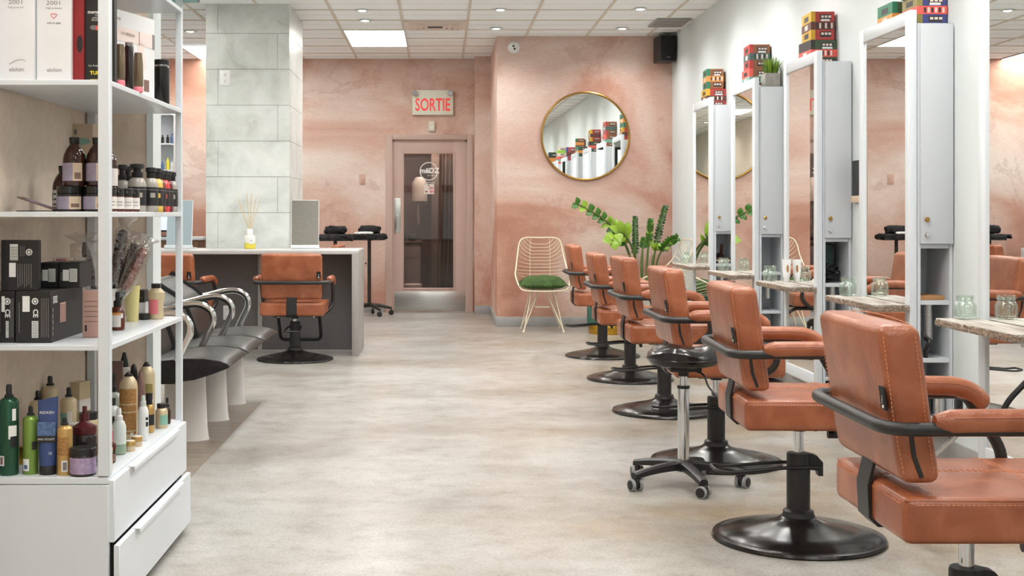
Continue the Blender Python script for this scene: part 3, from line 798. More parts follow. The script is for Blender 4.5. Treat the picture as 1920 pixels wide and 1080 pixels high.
# ================================================================== SALON CHAIRS (built facing +x, origin on the floor under the column)
def make_salon_chair(label, group):
    t = thing('salon_chair', label, 'salon chair', group=group)
    # --- fixed lower half
    q = MB(); q.lathe([(.311, 0), (.316, .006), (.311, .016), (.294, .019), (.284, .022), (.278, .026), (.20, .043), (.12, .060), (.075, .074), (.062, .084)], 'black_base', seg=56)
    q.build('base', t)
    q = MB(); q.lathe([(.06, .08), (.060, .088), (.056, .094), (.056, .104), (.050, .108), (.0425, .112), (.0425, .312), (.040, .318), (0, .318)], 'black_metal', seg=32)
    col = q.build('column', t)
    q = MB(); q.extrude_y([(.03, .318), (.062, .312), (.086, .285), (.086, .235), (.07, .235), (.066, .255), (.03, .258)], -.020, .020, 'black_metal'); q.build('bracket', col)
    q = MB()
    q.tube(fillet([(.07, -.045, .272), (-.06, -.055, .272), (-.26, -.062, .255), (-.315, -.06, .262), (-.315, .06, .262), (-.26, .062, .255), (-.06, .055, .272), (.07, .045, .272)], .03, 5), .0065, 'black_metal', seg=8)
    q.build('pump_lever', t)
    q = MB(); q.cyl((0, 0, .14), (0, 0, .44), .0185, 'chrome', seg=24); q.build('piston', t)
    up = []          # the raised half: moved up or down with the piston
    q = MB(); q.box(-.12, .16, -.16, .16, .424, .438, 'black_metal', .004); q.cyl((0, 0, .40), (0, 0, .43), .028, 'black_metal')
    q.cyl((.10, -.15, .40), (.10, -.15, .43), .010, 'chrome', seg=10); q.cyl((.10, .15, .40), (.10, .15, .43), .010, 'chrome', seg=10)
    up.append(q.build('seat_plate', t))
    # --- seat cushion
    q = MB()
    q.box(-.25, .27, -.26, .26, .438, .548, 'tan_leather', .022, 4)
    for v in q.bm.verts:
        x, y = (v.co.x - .01) / .26, v.co.y / .26
        if v.co.z > .49: v.co.z += .012 * (1 - x * x) * (1 - y * y) - .006 * max(0, x) ** 2
    s = q.build('seat', t); up.append(s)
    q = MB()
    for (x0, y0, x1, y1) in ((-.243, -.253, .263, -.253), (-.243, .253, .263, .253), (-.243, -.253, -.243, .253), (.263, -.253, .263, .253)):
        q.cyl((x0, y0, .5395), (x1, y1, .5395), .0028, 'tan_leather', seg=6)
    q.build('piping', s)
    q = MB()
    def dash(a, b, n, w=.0013):
        a, b = Vector(a), Vector(b)
        for k in range(n):
            p, r = a + (b - a) * ((k + .18) / n), a + (b - a) * ((k + .78) / n)
            q.tube([p, r], w, 'stitch', seg=4)
    def top(x, y):
        u, v = (x - .01) / .26, y / .26
        return .5485 + .012 * (1 - u * u) * (1 - v * v) - .006 * max(0, u) ** 2
    for off in (-.007, .007):
        for k in range(8):
            x0, x1 = -.22 + .058 * k, -.22 + .058 * (k + 1)
            dash((x0, off, top(x0, off)), (x1, off, top(x1, off)), 4)
            y0, y1 = -.225 + .056 * k, -.225 + .056 * (k + 1)
            dash((.11 + off, y0, top(.11, y0)), (.11 + off, y1, top(.11, y1)), 4)
    dash((-.225, -.2605, .5305), (.245, -.2605, .5305), 40)
    dash((-.225, .2605, .5305), (.245, .2605, .5305), 40)
    dash((-.2505, -.235, .5305), (-.2505, .235, .5305), 40)
    tag(q.build('stitching', s), kind='stuff')
    # --- backrest: boxy cushion leaning back, rounded at the top
    def lean(v): return Vector((v.x - .125 * (v.z - .577), v.y, v.z))
    q = MB()
    q.box(-.258, -.158, -.243, .243, .575, .952, 'tan_leather', .026, 5)
    for v in q.bm.verts:
        x, y, z = v.co
        k = (z - .575) / .377
        if x > -.21: x += .012 * math.sin(PI * min(1, max(0, k))) * (1 - (y / .243) ** 2)
        if k < .35: x += (.35 - k) * .03 * (1 if x < -.21 else .4)         # lower back tucks forward
        if k > .9: z -= .010 * (y / .243) ** 2
        v.co = lean(Vector((x, y, z)))
    bk = q.build('backrest', t); up.append(bk)
    q = MB()
    for sy in (-1, 1):
        for xx in (-.250, -.176):
            a = [lean(Vector((xx + (.0105 * max(0, (.35 - (z - .575) / .377)) / .35 * (1 if xx < -.21 else .4)), sy * .2436, z))) for z in [.60 + .32 * i / 8 for i in range(9)]]
            for i in range(8): dash(a[i], a[i + 1], 4, .0013)
        for yy in (.236,):
            pass
    for i in range(8):
        y0, y1 = -.215 + .054 * i, -.215 + .054 * (i + 1)
        dash(lean(Vector((-.1745, y0, .9515 - .01 * (y0 / .243) ** 2))), lean(Vector((-.1745, y1, .9515 - .01 * (y1 / .243) ** 2))), 4, .0013)
    tag(q.build('stitching', bk), kind='stuff')
    q = MB()
    for sy in (-1,):
        q.tube([lean(Vector((-.214 + .012 * max(0, 1 - i / 4), sy * .2432, .592 + .10 * i / 8))) for i in range(9)], .0058, 'black_plastic', seg=6)
    q.build('zipper', bk, )
    q = MB(); q.box(-.2632, -.2590, -.238, -.205, .745, .80, 'black_fabric', .001, 1)
    for v in q.bm.verts: v.co = lean(v.co)
    tg = q.build('label_tag', bk)
    mt = Matrix.Translation((-.2643 - .125 * .195 + .0003, -.2215, .778)) @ Matrix.Rotation(R(-90), 4, 'Z') @ Matrix.Rotation(R(90), 4, 'X') @ Matrix.Rotation(R(90), 4, 'Z')
    text('Laramis', .0115, 'white_ink', mt, tg)
    q = MB(); q.sphere((-.2636 - .125 * .175, -.2215, .753), .006, 'white_ink', (.12, 1, .8)); q.build('emblem', tg)
    # --- strap holding the back to the seat
    q = MB()
    q.extrude_y([(-.232, .62), (-.240, .62), (-.262, .53), (-.258, .45), (-.235, .428), (-.10, .426), (-.10, .432), (-.232, .434), (-.251, .455), (-.255, .53)], -.042, .042, 'black_metal', .0015, 1)
    up.append(q.build('back_strap', t))
    # --- arm tube round the back and down to the seat
    zt = .712; yo = .298
    side = lambda sy: [(.12, sy * yo, zt), (.168, sy * yo, .64), (.212, sy * (yo - .004), .555), (.205, sy * (yo - .012), .497), (.150, sy * (yo - .05), .447), (.08, sy * (yo - .10), .430)]
    path = [Vector(p) for p in side(-1)[::-1]]
    path = catmull(path[:-1], 5) + fillet([(.145, -yo, .672), (.115, -yo, zt), (-.05, -yo, zt), (-.302, -yo, zt), (-.302, yo, zt), (-.05, yo, zt), (.115, yo, zt), (.145, yo, .672)], .075, 7)[1:-1] + catmull([Vector(p) for p in side(1)[1:]], 5)
    q = MB(); q.tube(path, .0158, 'black_metal', seg=14); up.append(q.build('arm_tube', t))
    for sy in (-1, 1):
        pp = catmull([(-.195, sy * yo, zt + .017), (-.10, sy * yo, zt + .019), (.03, sy * yo, zt + .019), (.095, sy * yo, zt + .015), (.14, sy * yo, zt - .003), (.172, sy * yo, zt - .036)], 5)
        rv = [.028] * len(pp); rv[0] = .016; rv[1] = .023; rv[-1] = .017; rv[-2] = .0245
        q = MB(); q.tube(pp, .028, 'tan_leather', seg=16, rv=rv)
        a = q.build('armrest', t); up.append(a)
        q = MB()
        for i in range(2, len(pp) - 3):
            p = pp[i] + Vector((0, -.0262, .011)); r = pp[i + 1] + Vector((0, -.0262, .011))
            q.tube([p, r], .0014, 'tan_leather', seg=4)
        q.build('seam', a)
    # --- footrest in front
    q = MB()
    q.tube(fillet([(.06, -.175, .416), (.26, -.175, .416), (.40, -.175, .27), (.44, -.175, .185), (.44, .175, .185), (.40, .175, .27), (.26, .175, .416), (.06, .175, .416)], .05, 5), .0145, 'black_metal', seg=12)
    up.append(q.build('footrest', t))
    return t, [o.name.split('.')[0] for o in up]
RAISED = {'seat_plate', 'seat', 'backrest', 'back_strap', 'arm_tube', 'armrest', 'footrest'}
def lift(root, dz):
    for c in root.children:
        if c.name.split('.')[0] in RAISED: c.location.z = dz
ROW = 'tan leather chairs in the row facing the wall mirrors'
SC, _ = make_salon_chair('nearest tan leather salon chair, cropped at the bottom right', ROW)
spots = [(1.315, 3.20, 0.0, 0.0, None),
         (1.325, 4.74, -1.5, 0.0, 'tan leather salon chair with its full round base in view, second from the front'),
         (1.335, 6.20, 0.5, 0.0, 'tan leather salon chair right behind the black rolling stool'),
         (1.36, 7.78, 1.0, 0.0, 'tan leather salon chair just beyond the rolling stool, fourth from the front'),
         (1.38, 9.32, 0.0, -.025, 'tan leather salon chair, second from the far end of the mirror row'),
         (1.37, 10.83, 0.0, 0.0, 'tan leather salon chair at the far end of the mirror row, nearest the green cushion')]
SC.location = (spots[0][0], spots[0][1], 0); SC.rotation_euler = (0, 0, R(spots[0][2]))
for x, y, a, dz, lb in spots[1:]:
    c = dup(SC, (x, y, 0), R(a), lb); lift(c, dz)
DK = 'tan leather chairs around the grey desk'
for x, y, a, dz, lb in ((-1.2, 10.56, 90, -.06, 'tan leather salon chair with its back to us, centred at the grey desk'),
                        (-2.20, 10.56, 83, -.06, 'tan leather salon chair at the grey desk, partly hidden by the white shelf'),
                        (-1.30, 13.12, 178, -.055, 'tan leather salon chair beyond the grey desk, only its top showing')):
    c = dup(SC, (x, y, 0), R(a), lb, DK); lift(c, dz)

# ================================================================== ROLLING STOOL
ST = thing('rolling_stool', 'black rolling stool with chrome column and five casters', 'stool', (1.075, 5.665, 0), R(2))
q = MB()
q.lathe([(0, .525), (.10, .527), (.145, .538), (.160, .562), (.158, .588), (.140, .606), (.10, .612), (.05, .608), (0, .606)], 'black_vinyl', seg=40)
for v in q.bm.verts:
    x, y = v.co.x, v.co.y
    if v.co.z > .57: v.co.z += .25 * x * x * (1 if x > 0 else .4) * 6 * .16 + .012 * math.cos(3 * math.atan2(y, x)) * (math.hypot(x, y) / .16)
q.build('seat', ST)
q = MB()
for rr, zz in ((.158, .562),): q.tube([(rr * 1.012 * math.cos(a * PI / 24), rr * 1.012 * math.sin(a * PI / 24), zz + .002) for a in range(48)], .0035, 'black_vinyl', seg=6, closed=True)
q.build('piping', ST)
q = MB(); q.box(-.07, .07, -.06, .06, .508, .528, 'black_metal', .006); q.cyl((0, 0, .485), (0, 0, .51), .024, 'black_plastic', seg=20); q.build('seat_plate', ST)
q = MB(); q.lathe([(.0255, .105), (.0255, .43), (.028, .432), (.028, .442), (.018, .444), (.018, .49)], 'chrome', seg=28, mats=['chrome', 'black_plastic', 'black_plastic', 'black_plastic', 'chrome']); q.build('column', ST)
q = MB(); q.tube(catmull([(.03, -.03, .512), (.07, -.075, .50), (.085, -.10, .455), (.105, -.125, .425)], 5), .0045, 'black_metal', seg=8)
n0 = q.mark(); q.box(-.032, .032, -.012, .012, -.006, .006, 'black_plastic', .005, 3); q.xform(n0, Matrix.Translation((.118, -.142, .412)) @ Matrix.Rotation(R(-50), 4, 'Z') @ Matrix.Rotation(R(30), 4, 'Y'))
q.build('height_lever', ST)
q = MB()
q.lathe([(.032, .072), (.045, .08), (.046, .108), (.034, .116), (0, .116)], 'black_plastic', seg=24)
LEGS = [R(72 * k - 20 + 8) for k in range(5)]
for a in LEGS:
    n0 = q.mark()
    ring = []
    for i in range(9):
        k = i / 8; x = .03 + .235 * k; zt = .112 - .008 * k - .024 * k * k; w = .026 - .008 * k; h = .038 - .012 * k
        ring.append((x, w, zt, h))
    vs = []
    for x, w, zt, h in ring:
        vs.append([q.bm.verts.new(p) for p in ((x, -w, zt - h), (x, -w, zt - .008), (x, -w * .5, zt), (x, w * .5, zt), (x, w, zt - .008), (x, w, zt - h))])
    fs = [q.bm.faces.new(vs[0]), q.bm.faces.new(vs[-1][::-1])]
    for i in range(8):
        for j in range(6): fs.append(q.bm.faces.new((vs[i][j], vs[i + 1][j], vs[i + 1][(j + 1) % 6], vs[i][(j + 1) % 6])))
    q._set(fs, 'black_plastic')
    q.cyl((.25, 0, .05), (.25, 0, .078), .008, 'black_metal', seg=10)
    q.xform(n0, Matrix.Rotation(a, 4, 'Z'))
q.build('star_base', ST)
for k, a in enumerate(LEGS):
    cs = MB()
    cs.box(-.022, .02, -.009, .009, .020, .055, 'black_plastic', .008, 3)
    c = cs.build('caster', ST, loc=(.255 * math.cos(a), .255 * math.sin(a), 0), rot=(0, 0, R(40 + 25 * k)))
    for sy in (-1, 1):
        w = MB(); w.lathe([(.0, -.009), (.021, -.009), (.0262, -.006), (.0262, .006), (.020, .009), (0, .009)], 'grey_wheel', seg=24, mats=['black_plastic', 'grey_wheel', 'grey_wheel', 'grey_wheel', 'black_plastic'])
        w.build('wheel', c, loc=(0, sy * .0195, .0263), rot=(R(90), 0, 0))

# ================================================================== WIRE CHAIRS (built facing -y)
def make_wire_chair(label, group):
    t = thing('wire_chair', label, 'wire chair', group=group)
    half = [(.0, .275, .955), (.155, .275, .953), (.215, .262, .905), (.242, .20, .76), (.268, .06, .625), (.278, -.05, .585), (.268, -.17, .525), (.245, -.245, .465), (.19, -.275, .432), (0, -.285, .425)]
    L_ = catmull(half, 6)
    loop = [Vector(p) for p in L_] + [Vector((-p.x, p.y, p.z)) for p in L_[::-1]][1:-1]
    q = MB(); q.tube(loop, .0075, 'cream_wire', seg=8, closed=True); q.build('frame', t)
    q = MB()
    for i in range(1, 19):
        k = i / 19
        f = (len(L_) - 1) * (.06 + .80 * k)
        a = L_[int(f)].lerp(L_[min(len(L_) - 1, int(f) + 1)], f - int(f))
        yb = .285 - .02 * k if k < .6 else .273 - (k - .6) * 1.15
        zb = .925 - .40 * (k / .6) if k < .6 else .50 - .08 * ((k - .6) / .4) ** .5
        if k < .6: pts = [(-a.x, a.y, a.z), (-a.x * .82, (a.y * .35 + yb * .65), a.z * .45 + zb * .55), (-a.x * .45, yb, zb), (0, yb + .006, zb - .002), (a.x * .45, yb, zb), (a.x * .82, (a.y * .35 + yb * .65), a.z * .45 + zb * .55), (a.x, a.y, a.z)]
        else: pts = [(-a.x, a.y, a.z), (-a.x * .8, a.y * .3 + yb * .7, a.z * .3 + zb * .7), (-a.x * .4, yb, zb - .01), (0, yb, zb - .014), (a.x * .4, yb, zb - .01), (a.x * .8, a.y * .3 + yb * .7, a.z * .3 + zb * .7), (a.x, a.y, a.z)]
        q.tube(catmull(pts, 4), .0032, 'cream_wire', seg=6)
    for sx in (-1, 1):
        q.tube(catmull([(sx * .10, .274, .953), (sx * .105, .292, .80), (sx * .105, .285, .62), (sx * .105, .24, .49), (sx * .105, .10, .432), (sx * .105, -.12, .415), (sx * .105, -.281, .426)], 5), .0032, 'cream_wire', seg=6)
    q.build('wire_shell', t)
    for (sx, sy) in ((-1, -1), (1, -1), (-1, 1), (1, 1)):
        q = MB(); ft = Vector((sx * .205, sy * .21, .008))
        q.tube(fillet([(sx * .115, sy * .10 , .418), ft + Vector((-.004 * sx, 0, .0)), ft + Vector((.004 * sx, 0, 0)), (sx * .035, sy * .03, .418)], .01, 4), .0062, 'cream_wire', seg=8)
        q.sphere(ft, .012, 'cream_wire', (1, 1, .65), seg=10, rings=6)
        q.build('leg', t)
    for sy in (-1, 1):
        q = MB(); q.cyl((-.075, sy * .075, .25), (.075, sy * .075, .25), .005, 'cream_wire', seg=8); q.build('crossbar', t)
    q = MB(); q.box(-.12, .12, -.11, .11, .408, .416, 'cream_wire', .003); q.build('seat_plate', t)
    return t
def make_cushion(label, loc, rz):
    t = thing('seat_cushion', label, 'cushion', loc, rz, 'green velvet cushions on the wire chairs')
    q = MB(); n = 22
    def sheet(top):
        g = []
        for i in range(n + 1):
            row = []
            for j in range(n + 1):
                u, v = -1 + 2 * i / n, -1 + 2 * j / n
                ed = (1 - abs(u) ** 4) * (1 - abs(v) ** 4)
                pin = 1 - .06 * (1 - abs(u * v))
                x, y = .238 * u * (1 - .05 * (1 - v * v)), .225 * v * (1 - .05 * (1 - u * u))
                w = .007 * math.sin(7 * u + 3 * v) * math.sin(5 * v - 2 * u) * ed
                z = .05 + (.085 * ed ** .55 + w if top else -.049 * ed ** .6)
                row.append(q.bm.verts.new((x, y, z)))
            g.append(row)
        fs = []
        for i in range(n):
            for j in range(n): fs.append(q.bm.faces.new((g[i][j], g[i + 1][j], g[i + 1][j + 1], g[i][j + 1])))
        q._set(fs, 'velvet_green')
    sheet(True); sheet(False)
    bmesh.ops.remove_doubles(q.bm, verts=q.bm.verts[:], dist=.0005)
    q.build('body', t)
    q = MB()
    for k in range(80):
        s = k % 20 / 20 * 2 - 1; e = k // 20
        x, y = ((s, -1), (s, 1), (-1, s), (1, s))[e]
        nx, ny = ((0, -1), (0, 1), (-1, 0), (1, 0))[e]
        p = Vector((.236 * x, .223 * y, .05)) + Vector((-nx, -ny, 0)) * .012 * (1 - s * s)
        d = Vector((nx, ny, 0)) * .018 + Vector((random.uniform(-.006, .006), random.uniform(-.006, .006), -.012))
        q.tube([p, p + d], .004, 'velvet_fringe', seg=4, rv=[.004, .002])
    q.build('fringe', t)
    return t
WC = make_wire_chair('cream wire chair facing us against the pink wall', 'cream wire chairs')
WC.location = (1.045, 13.17, 0)
make_cushion('green velvet cushion on the wire chair that faces us', (1.045, 13.12, .436), 0)
dup(WC, (2.13, 12.42, 0), R(-84), 'cream wire chair turned sideways in the corner behind the salon chairs')
make_cushion('green velvet cushion on the sideways wire chair in the corner', (2.10, 12.42, .436), R(-84))
# teal pouf with a brass foot
t = thing('pouf', 'teal velvet pouf on a brass foot behind the farthest salon chair', 'pouf', (1.70, 12.92, 0))
q = MB(); q.lathe([(.20, .09), (.215, .10), (.22, .13), (.22, .38), (.21, .41), (.17, .43), (0, .435)], 'teal_velvet', seg=40); q.build('seat', t)
q = MB(); q.lathe([(.205, 0), (.207, .004), (.207, .088), (.205, .092)], 'gold_foil', seg=40); q.build('foot', t)

# ================================================================== ZZ PLANT
def leaf(q, base, d, up, L, W, m):
    d = d.normalized(); side = d.cross(up).normalized(); n = side.cross(d).normalized()
    pr = [(0, .10), (.18, .62), (.42, 1.0), (.68, .84), (.88, .42), (1.0, 0)]
    rows = []
    for k, w in pr:
        c = base + d * (L * k) + n * (.10 * L * math.sin(PI * k) - .12 * L * k * k)
        if w == 0: rows.append([q.bm.verts.new(c)]); continue
        rows.append([q.bm.verts.new(c - side * (W * w) + n * (.25 * W * w)), q.bm.verts.new(c), q.bm.verts.new(c + side * (W * w) + n * (.25 * W * w))])
    fs = []
    for a, bb in zip(rows, rows[1:]):
        if len(bb) == 1: fs += [q.bm.faces.new((a[0], a[1], bb[0])), q.bm.faces.new((a[1], a[2], bb[0]))]
        else: fs += [q.bm.faces.new((a[0], a[1], bb[1], bb[0])), q.bm.faces.new((a[1], a[2], bb[2], bb[1]))]
    q._set(fs, m)
PX, PY = 2.10, 13.22
t = thing('potted_plant', 'tall leafy green plant in the corner under the round mirror', 'plant', (PX, PY, 0))
q = MB(); q.lathe([(.13, 0), (.15, .02), (.19, .42), (.195, .44), (.178, .44), (.17, .40), (0, .40)], 'pot_white', seg=40, mats=['pot_white'] * 5 + ['soil']); q.build('pot', t)
def W2(px, py, y):     # photo direction at depth y, relative to the plant
    return Vector(((px - 826) * y / 2400 - PX, y - PY, 1.2 - (py - 402) * y / 2400))
fr = [([(1196, 560, 13.2), (1180, 478, 13.1), (1160, 440, 12.95), (1128, 408, 12.8), (1084, 383, 12.65)], .016, .0085, 10, .115, .034, 'leaf_green', .36),
      ([(1200, 560, 13.15), (1190, 480, 13.05), (1176, 448, 12.9), (1160, 436, 12.75), (1148, 452, 12.66)], .014, .007, 5, .15, .05, 'leaf_light', .55),
      ([(1202, 560, 13.25), (1192, 490, 13.25), (1191, 445, 13.25), (1191, 410, 13.28)], .014, .005, 15, .052, .020, 'leaf_dark', .42),
      ([(1210, 560, 13.2), (1214, 480, 13.15), (1218, 440, 13.1), (1220, 414, 13.05)], .015, .005, 13, .06, .016, 'leaf_green', .45),
      ([(1216, 560, 13.3), (1228, 470, 13.3), (1238, 425, 13.3), (1247, 390, 13.32)], .014, .005, 14, .06, .019, 'leaf_dark', .36),
      ([(1220, 560, 13.15), (1232, 490, 12.95), (1250, 458, 12.75), (1268, 447, 12.6)], .012, .005, 9, .075, .022, 'leaf_green', .5),
      ([(1216, 560, 13.1), (1224, 495, 13.0), (1229, 470, 12.95), (1232, 462, 12.9)], .012, .006, 3, .08, .03, 'leaf_light', .7),
      ([(1206, 560, 13.3), (1202, 500, 13.32), (1206, 460, 13.35), (1208, 450, 13.35)], .012, .005, 8, .06, .02, 'leaf_green', .6)]
for pts, r0, r1, nl, LL, WW, mm, st in fr:
    q = MB()
    P = catmull([W2(*p) for p in pts], 7)
    P[0] = Vector((P[0].x * .6, P[0].y * .5, .40))
    n = len(P)
    q.tube(P, r0, 'stem_green', seg=8, rv=[r0 + (r1 - r0) * i / (n - 1) for i in range(n)])
    for k in range(nl):
        f = (st + (1 - st) * k / max(1, nl - 1)) * (n - 1); i = min(n - 2, int(f)); c = P[i].lerp(P[i + 1], f - i)
        tan = (P[i + 1] - P[i]).normalized()
        view = Vector((0, -1, .15)).normalized(); sd = tan.cross(view).normalized()
        for s in (-1, 1):
            d = (tan * .75 + sd * s * .95 + view * random.uniform(-.1, .35)).normalized()
            ll = LL * (1 - .35 * (k / max(1, nl))) * random.uniform(.88, 1.1)
            leaf(q, c, d, (view + Vector((0, 0, .5)) * (1 if s > 0 else .6)).normalized(), ll, WW * random.uniform(.85, 1.1), mm if random.random() < .8 else ('leaf_light' if mm != 'leaf_dark' else 'leaf_green'))
    q.build('frond', t)
for (px, py) in ((1206, 468), (1223, 478)):
    q = MB(); P = [W2(px, 560, 13.2), W2(px - 2, py + 30, 13.2), W2(px, py, 13.2)]; P[0].z = .40
    q.tube(P, .012, 'stem_green', seg=8, rv=[.012, .010, .003]); q.build('frond', t)

# ================================================================== GREY DESK BY THE COLUMN
DY0, DY1, DX0, DX1 = 10.83, 11.592, -3.3, -.695
t = thing('styling_desk', 'long grey styling desk in front of the tiled column', 'desk', (DX1, DY0, 0))
W = DX0 - DX1
q = MB(); q.box(W, 0, 0, DY1 - DY0, .862, .897, 'desk_top', .003); q.build('desk_top', t)
q = MB(); q.box(-.056, 0, .0, DY1 - DY0, 0, .862, 'desk_edge', .003); q.build('end_panel', t)
q = MB(); q.box(W, -.056, .33, DY1 - DY0, .0, .862, 'desk_front'); q.build('modesty_panel', t)
q = MB(); q.box(-.896, -.858, .31, .33, 0.02, .862, 'desk_edge', .002); q.build('batten', t)
q = MB(); q.box(W, -.056, .315, .33, 0, .022, 'desk_edge', .001); q.build('toe_strip', t)
plate('power_outlet', 'white outlet on the grey desk front behind the bench arms', (-1.86, DY0 + .33, .343), 'white_plastic', True, 0, .068, .125)
def table_mirror(label, x, y, w, h, rz, m='mirror'):
    t = thing('table_mirror', label, 'mirror', (x, y, .897), rz, 'frameless mirrors standing on the grey desk')
    tilt = Matrix.Rotation(R(-4.2), 4, 'X')
    q = MB(); n0 = q.mark(); q.box(-w / 2, w / 2, .004, .012, .03, h, 'card_white', .001, 1); q.xform(n0, tilt); q.build('backing', t)
    q = MB(); n0 = q.mark(); q.box(-w / 2 + .004, w / 2 - .004, .001, .004, .034, h - .004, 'mirror_reflection_tint'); q.xform(n0, tilt); q.build('mirror_glass', t)
    q = MB(); q.box(-w / 2 - .002, w / 2 + .002, -.035, .03, 0, .034, 'white_lacquer', .006, 3); q.box(-w / 2 - .002, w / 2 + .002, .03, .11, 0, .012, 'white_lacquer', .003); q.build('stand', t)
    return t
table_mirror('frameless table mirror on the desk right of the column, behind the centred chair', -1.19, 11.24, .243, .43, R(2))
table_mirror('frameless table mirror on the desk left of the column, behind the white shelf post', -2.30, 11.24, .243, .43, R(-14))
t = thing('reed_diffuser', 'reed diffuser bottle with yellow oil on the grey desk', 'diffuser', (-1.672, 11.22, .897))
q = MB(); q.lathe([(.044, 0), (.049, .004), (.049, .052)], 'diffuser_oil', seg=28); q.lathe([(.049, .052), (.049, .108), (.042, .118), (.026, .122)], 'frosted', seg=28); q.build('bottle', t)
q = MB(); q.lathe([(.026, .12), (.027, .124), (.027, .172), (.024, .176), (.012, .176), (.012, .168), (0, .168)], 'white_plastic', seg=24); q.build('neck_cap', t)
q = MB(); q.box(.0, .04, -.0505, -.047, .045, .095, 'card_white'); q.box(.008, .03, -.0512, -.0505, .07, .074, 'grey_ink'); q.build('label_sticker', t)
for k in range(9):
    a = R(40 * k + 10); d = Vector((math.cos(a) * (.05 + .03 * (k % 3)) - (.03 if k == 4 else 0), math.sin(a) * .05, .26 + .02 * (k % 4)))
    q = MB(); q.cyl((math.cos(a) * .006, math.sin(a) * .006, .17), Vector((0, 0, .17)) + d, .0022, 'reed', seg=6); q.build('reed', t)

# ================================================================== TOOL STANDS BY THE BACK WALL
def tool_stand(label, loc, rz):
    t = thing('tool_stand', label, 'tool stand', loc, rz, 'black rolling tool stands by the back wall')
    q = MB(); q.cyl((0, 0, .10), (0, 0, .90), .021, 'black_metal', seg=18); q.cyl((-.03, 0, .62), (-.05, 0, .62), .010, 'black_plastic', seg=10); q.build('pole', t)
    q = MB(); q.box(-.19, .19, -.14, .14, .895, .905, 'black_plastic', .006)
    for (x0, x1, y0, y1) in ((-.19, .19, -.14, -.13), (-.19, .19, .13, .14), (-.19, -.18, -.13, .13), (.18, .19, -.13, .13)): q.box(x0, x1, y0, y1, .9, .955, 'black_plastic', .003)
    q.build('tray', t)
    q = MB()
    for k in range(5):
        a = R(72 * k - 60); c, s = math.cos(a), math.sin(a)
        q.tube([(0, 0, .125), (.12 * c, .12 * s, .118), (.27 * c, .27 * s, .085)], .02, 'black_plastic', seg=8, rv=[.026, .022, .014])
    q.build('star_base', t)
    for k in range(5):
        a = R(72 * k - 60); c, s = math.cos(a), math.sin(a)
        q = MB(); q.cyl((0, 0, .05), (0, 0, .088), .007, 'black_metal', seg=8); q.lathe([(.0, -.016), (.028, -.016), (.032, 0), (.028, .016), (0, .016)], 'black_plastic', seg=16)
        n = len(q.bm.verts)
        for v in list(q.bm.verts)[16:]: v.co = Vector((v.co.x, v.co.z, v.co.y + .033))
        q.build('caster', t, loc=(.265 * c, .265 * s, 0), rot=(0, 0, R(50 * k)))
    return t
def cloth_lump(name, label, cat, loc, sx, sy, sz, m, seed, group=None):
    rnd = random.Random(seed); q = MB(); q.sphere((0, 0, 0), 1.0, m, seg=26, rings=14)
    ph = [rnd.uniform(0, 6) for _ in range(4)]
    for v in q.bm.verts:
        p = v.co.copy()
        k = 1 + .12 * math.sin(5 * p.x + ph[0]) * math.sin(4 * p.y + ph[1]) + .08 * math.sin(9 * p.x + ph[2] + 4 * p.z) + .05 * math.sin(13 * p.y + ph[3])
        e = .55
        v.co = Vector((sx * math.copysign(abs(p.x) ** e, p.x) * k, sy * math.copysign(abs(p.y) ** e, p.y) * k, sz * (1 + math.copysign(abs(p.z) ** .7, p.z) * k)))
    zmin = min(v.co.z for v in q.bm.verts)
    for v in q.bm.verts: v.co.z -= zmin
    return tag(q.build(name, loc=loc), label, cat, group)
def draped(name, label, loc, w, d, drop, m, seed):
    """towel laid over the tray, its edges hanging unevenly"""
    rnd = random.Random(seed); q = MB(); n = 26; g = []
    for i in range(n + 1):
        row = []
        for j in range(n + 1):
            u, v = -1.22 + 2.44 * i / n, -1.22 + 2.44 * j / n
            du = max(0, abs(u) - 1) / .22; dv = max(0, abs(v) - 1) / .22
            x = max(-1, min(1, u)) * w + math.copysign(.012 + .02 * min(du, 1) * math.sin(j * 1.1), u) * (1 if du else 0)
            y = max(-1, min(1, v)) * d + math.copysign(.012 + .02 * min(dv, 1) * math.sin(i * .9), v) * (1 if dv else 0)
            z = .006 + .006 * math.sin(i * .9) * math.sin(j * .7) - drop * (max(du, dv)) * (.75 + .35 * math.sin(i * .45 + seed) * math.cos(j * .4))
            row.append(q.bm.verts.new((x, y, z)))
        g.append(row)
    fs = [q.bm.faces.new((g[i][j], g[i + 1][j], g[i + 1][j + 1], g[i][j + 1])) for i in range(n) for j in range(n)]
    q._set(fs, m)
    o = q.build(name, loc=loc); sm = o.modifiers.new('thick', 'SOLIDIFY'); sm.thickness = .006; sm.offset = 1
    return tag(o, label, 'towel', 'dark towels draped over the tool stands')
for i, (x, y, lb) in enumerate(((-.845, 15.18, 'right tool stand next to the door frame'), (-1.21, 14.72, 'tool stand half hidden by the grey desk'),
                                (-1.98, 15.25, 'tool stand hidden by the column, third from the door'), (-2.48, 14.8, 'tool stand hidden by the column, farthest from the door'))):
    tool_stand('black wheeled tray ' + lb, (x, y, 0), R(12 * i))
    draped('towel', 'dark towel draped over the ' + lb, (x, y, .958), .178 if i else .182, .132, .065, 'black_fabric', i + 1)
    cloth_lump('folded_cape', 'crumpled black cape lying on the ' + lb, 'cape', (x + .0 - .02 * i * 0, y + .02, .962), .125, .09, .05, 'black_fabric', 10 + i, 'black capes on the tool stands')
cloth_lump('white_towel', 'small white towel beside the black cape on the right tool stand', 'towel', (-.90, 15.075, .962), .10, .05, .016, 'white_cloth', 33)

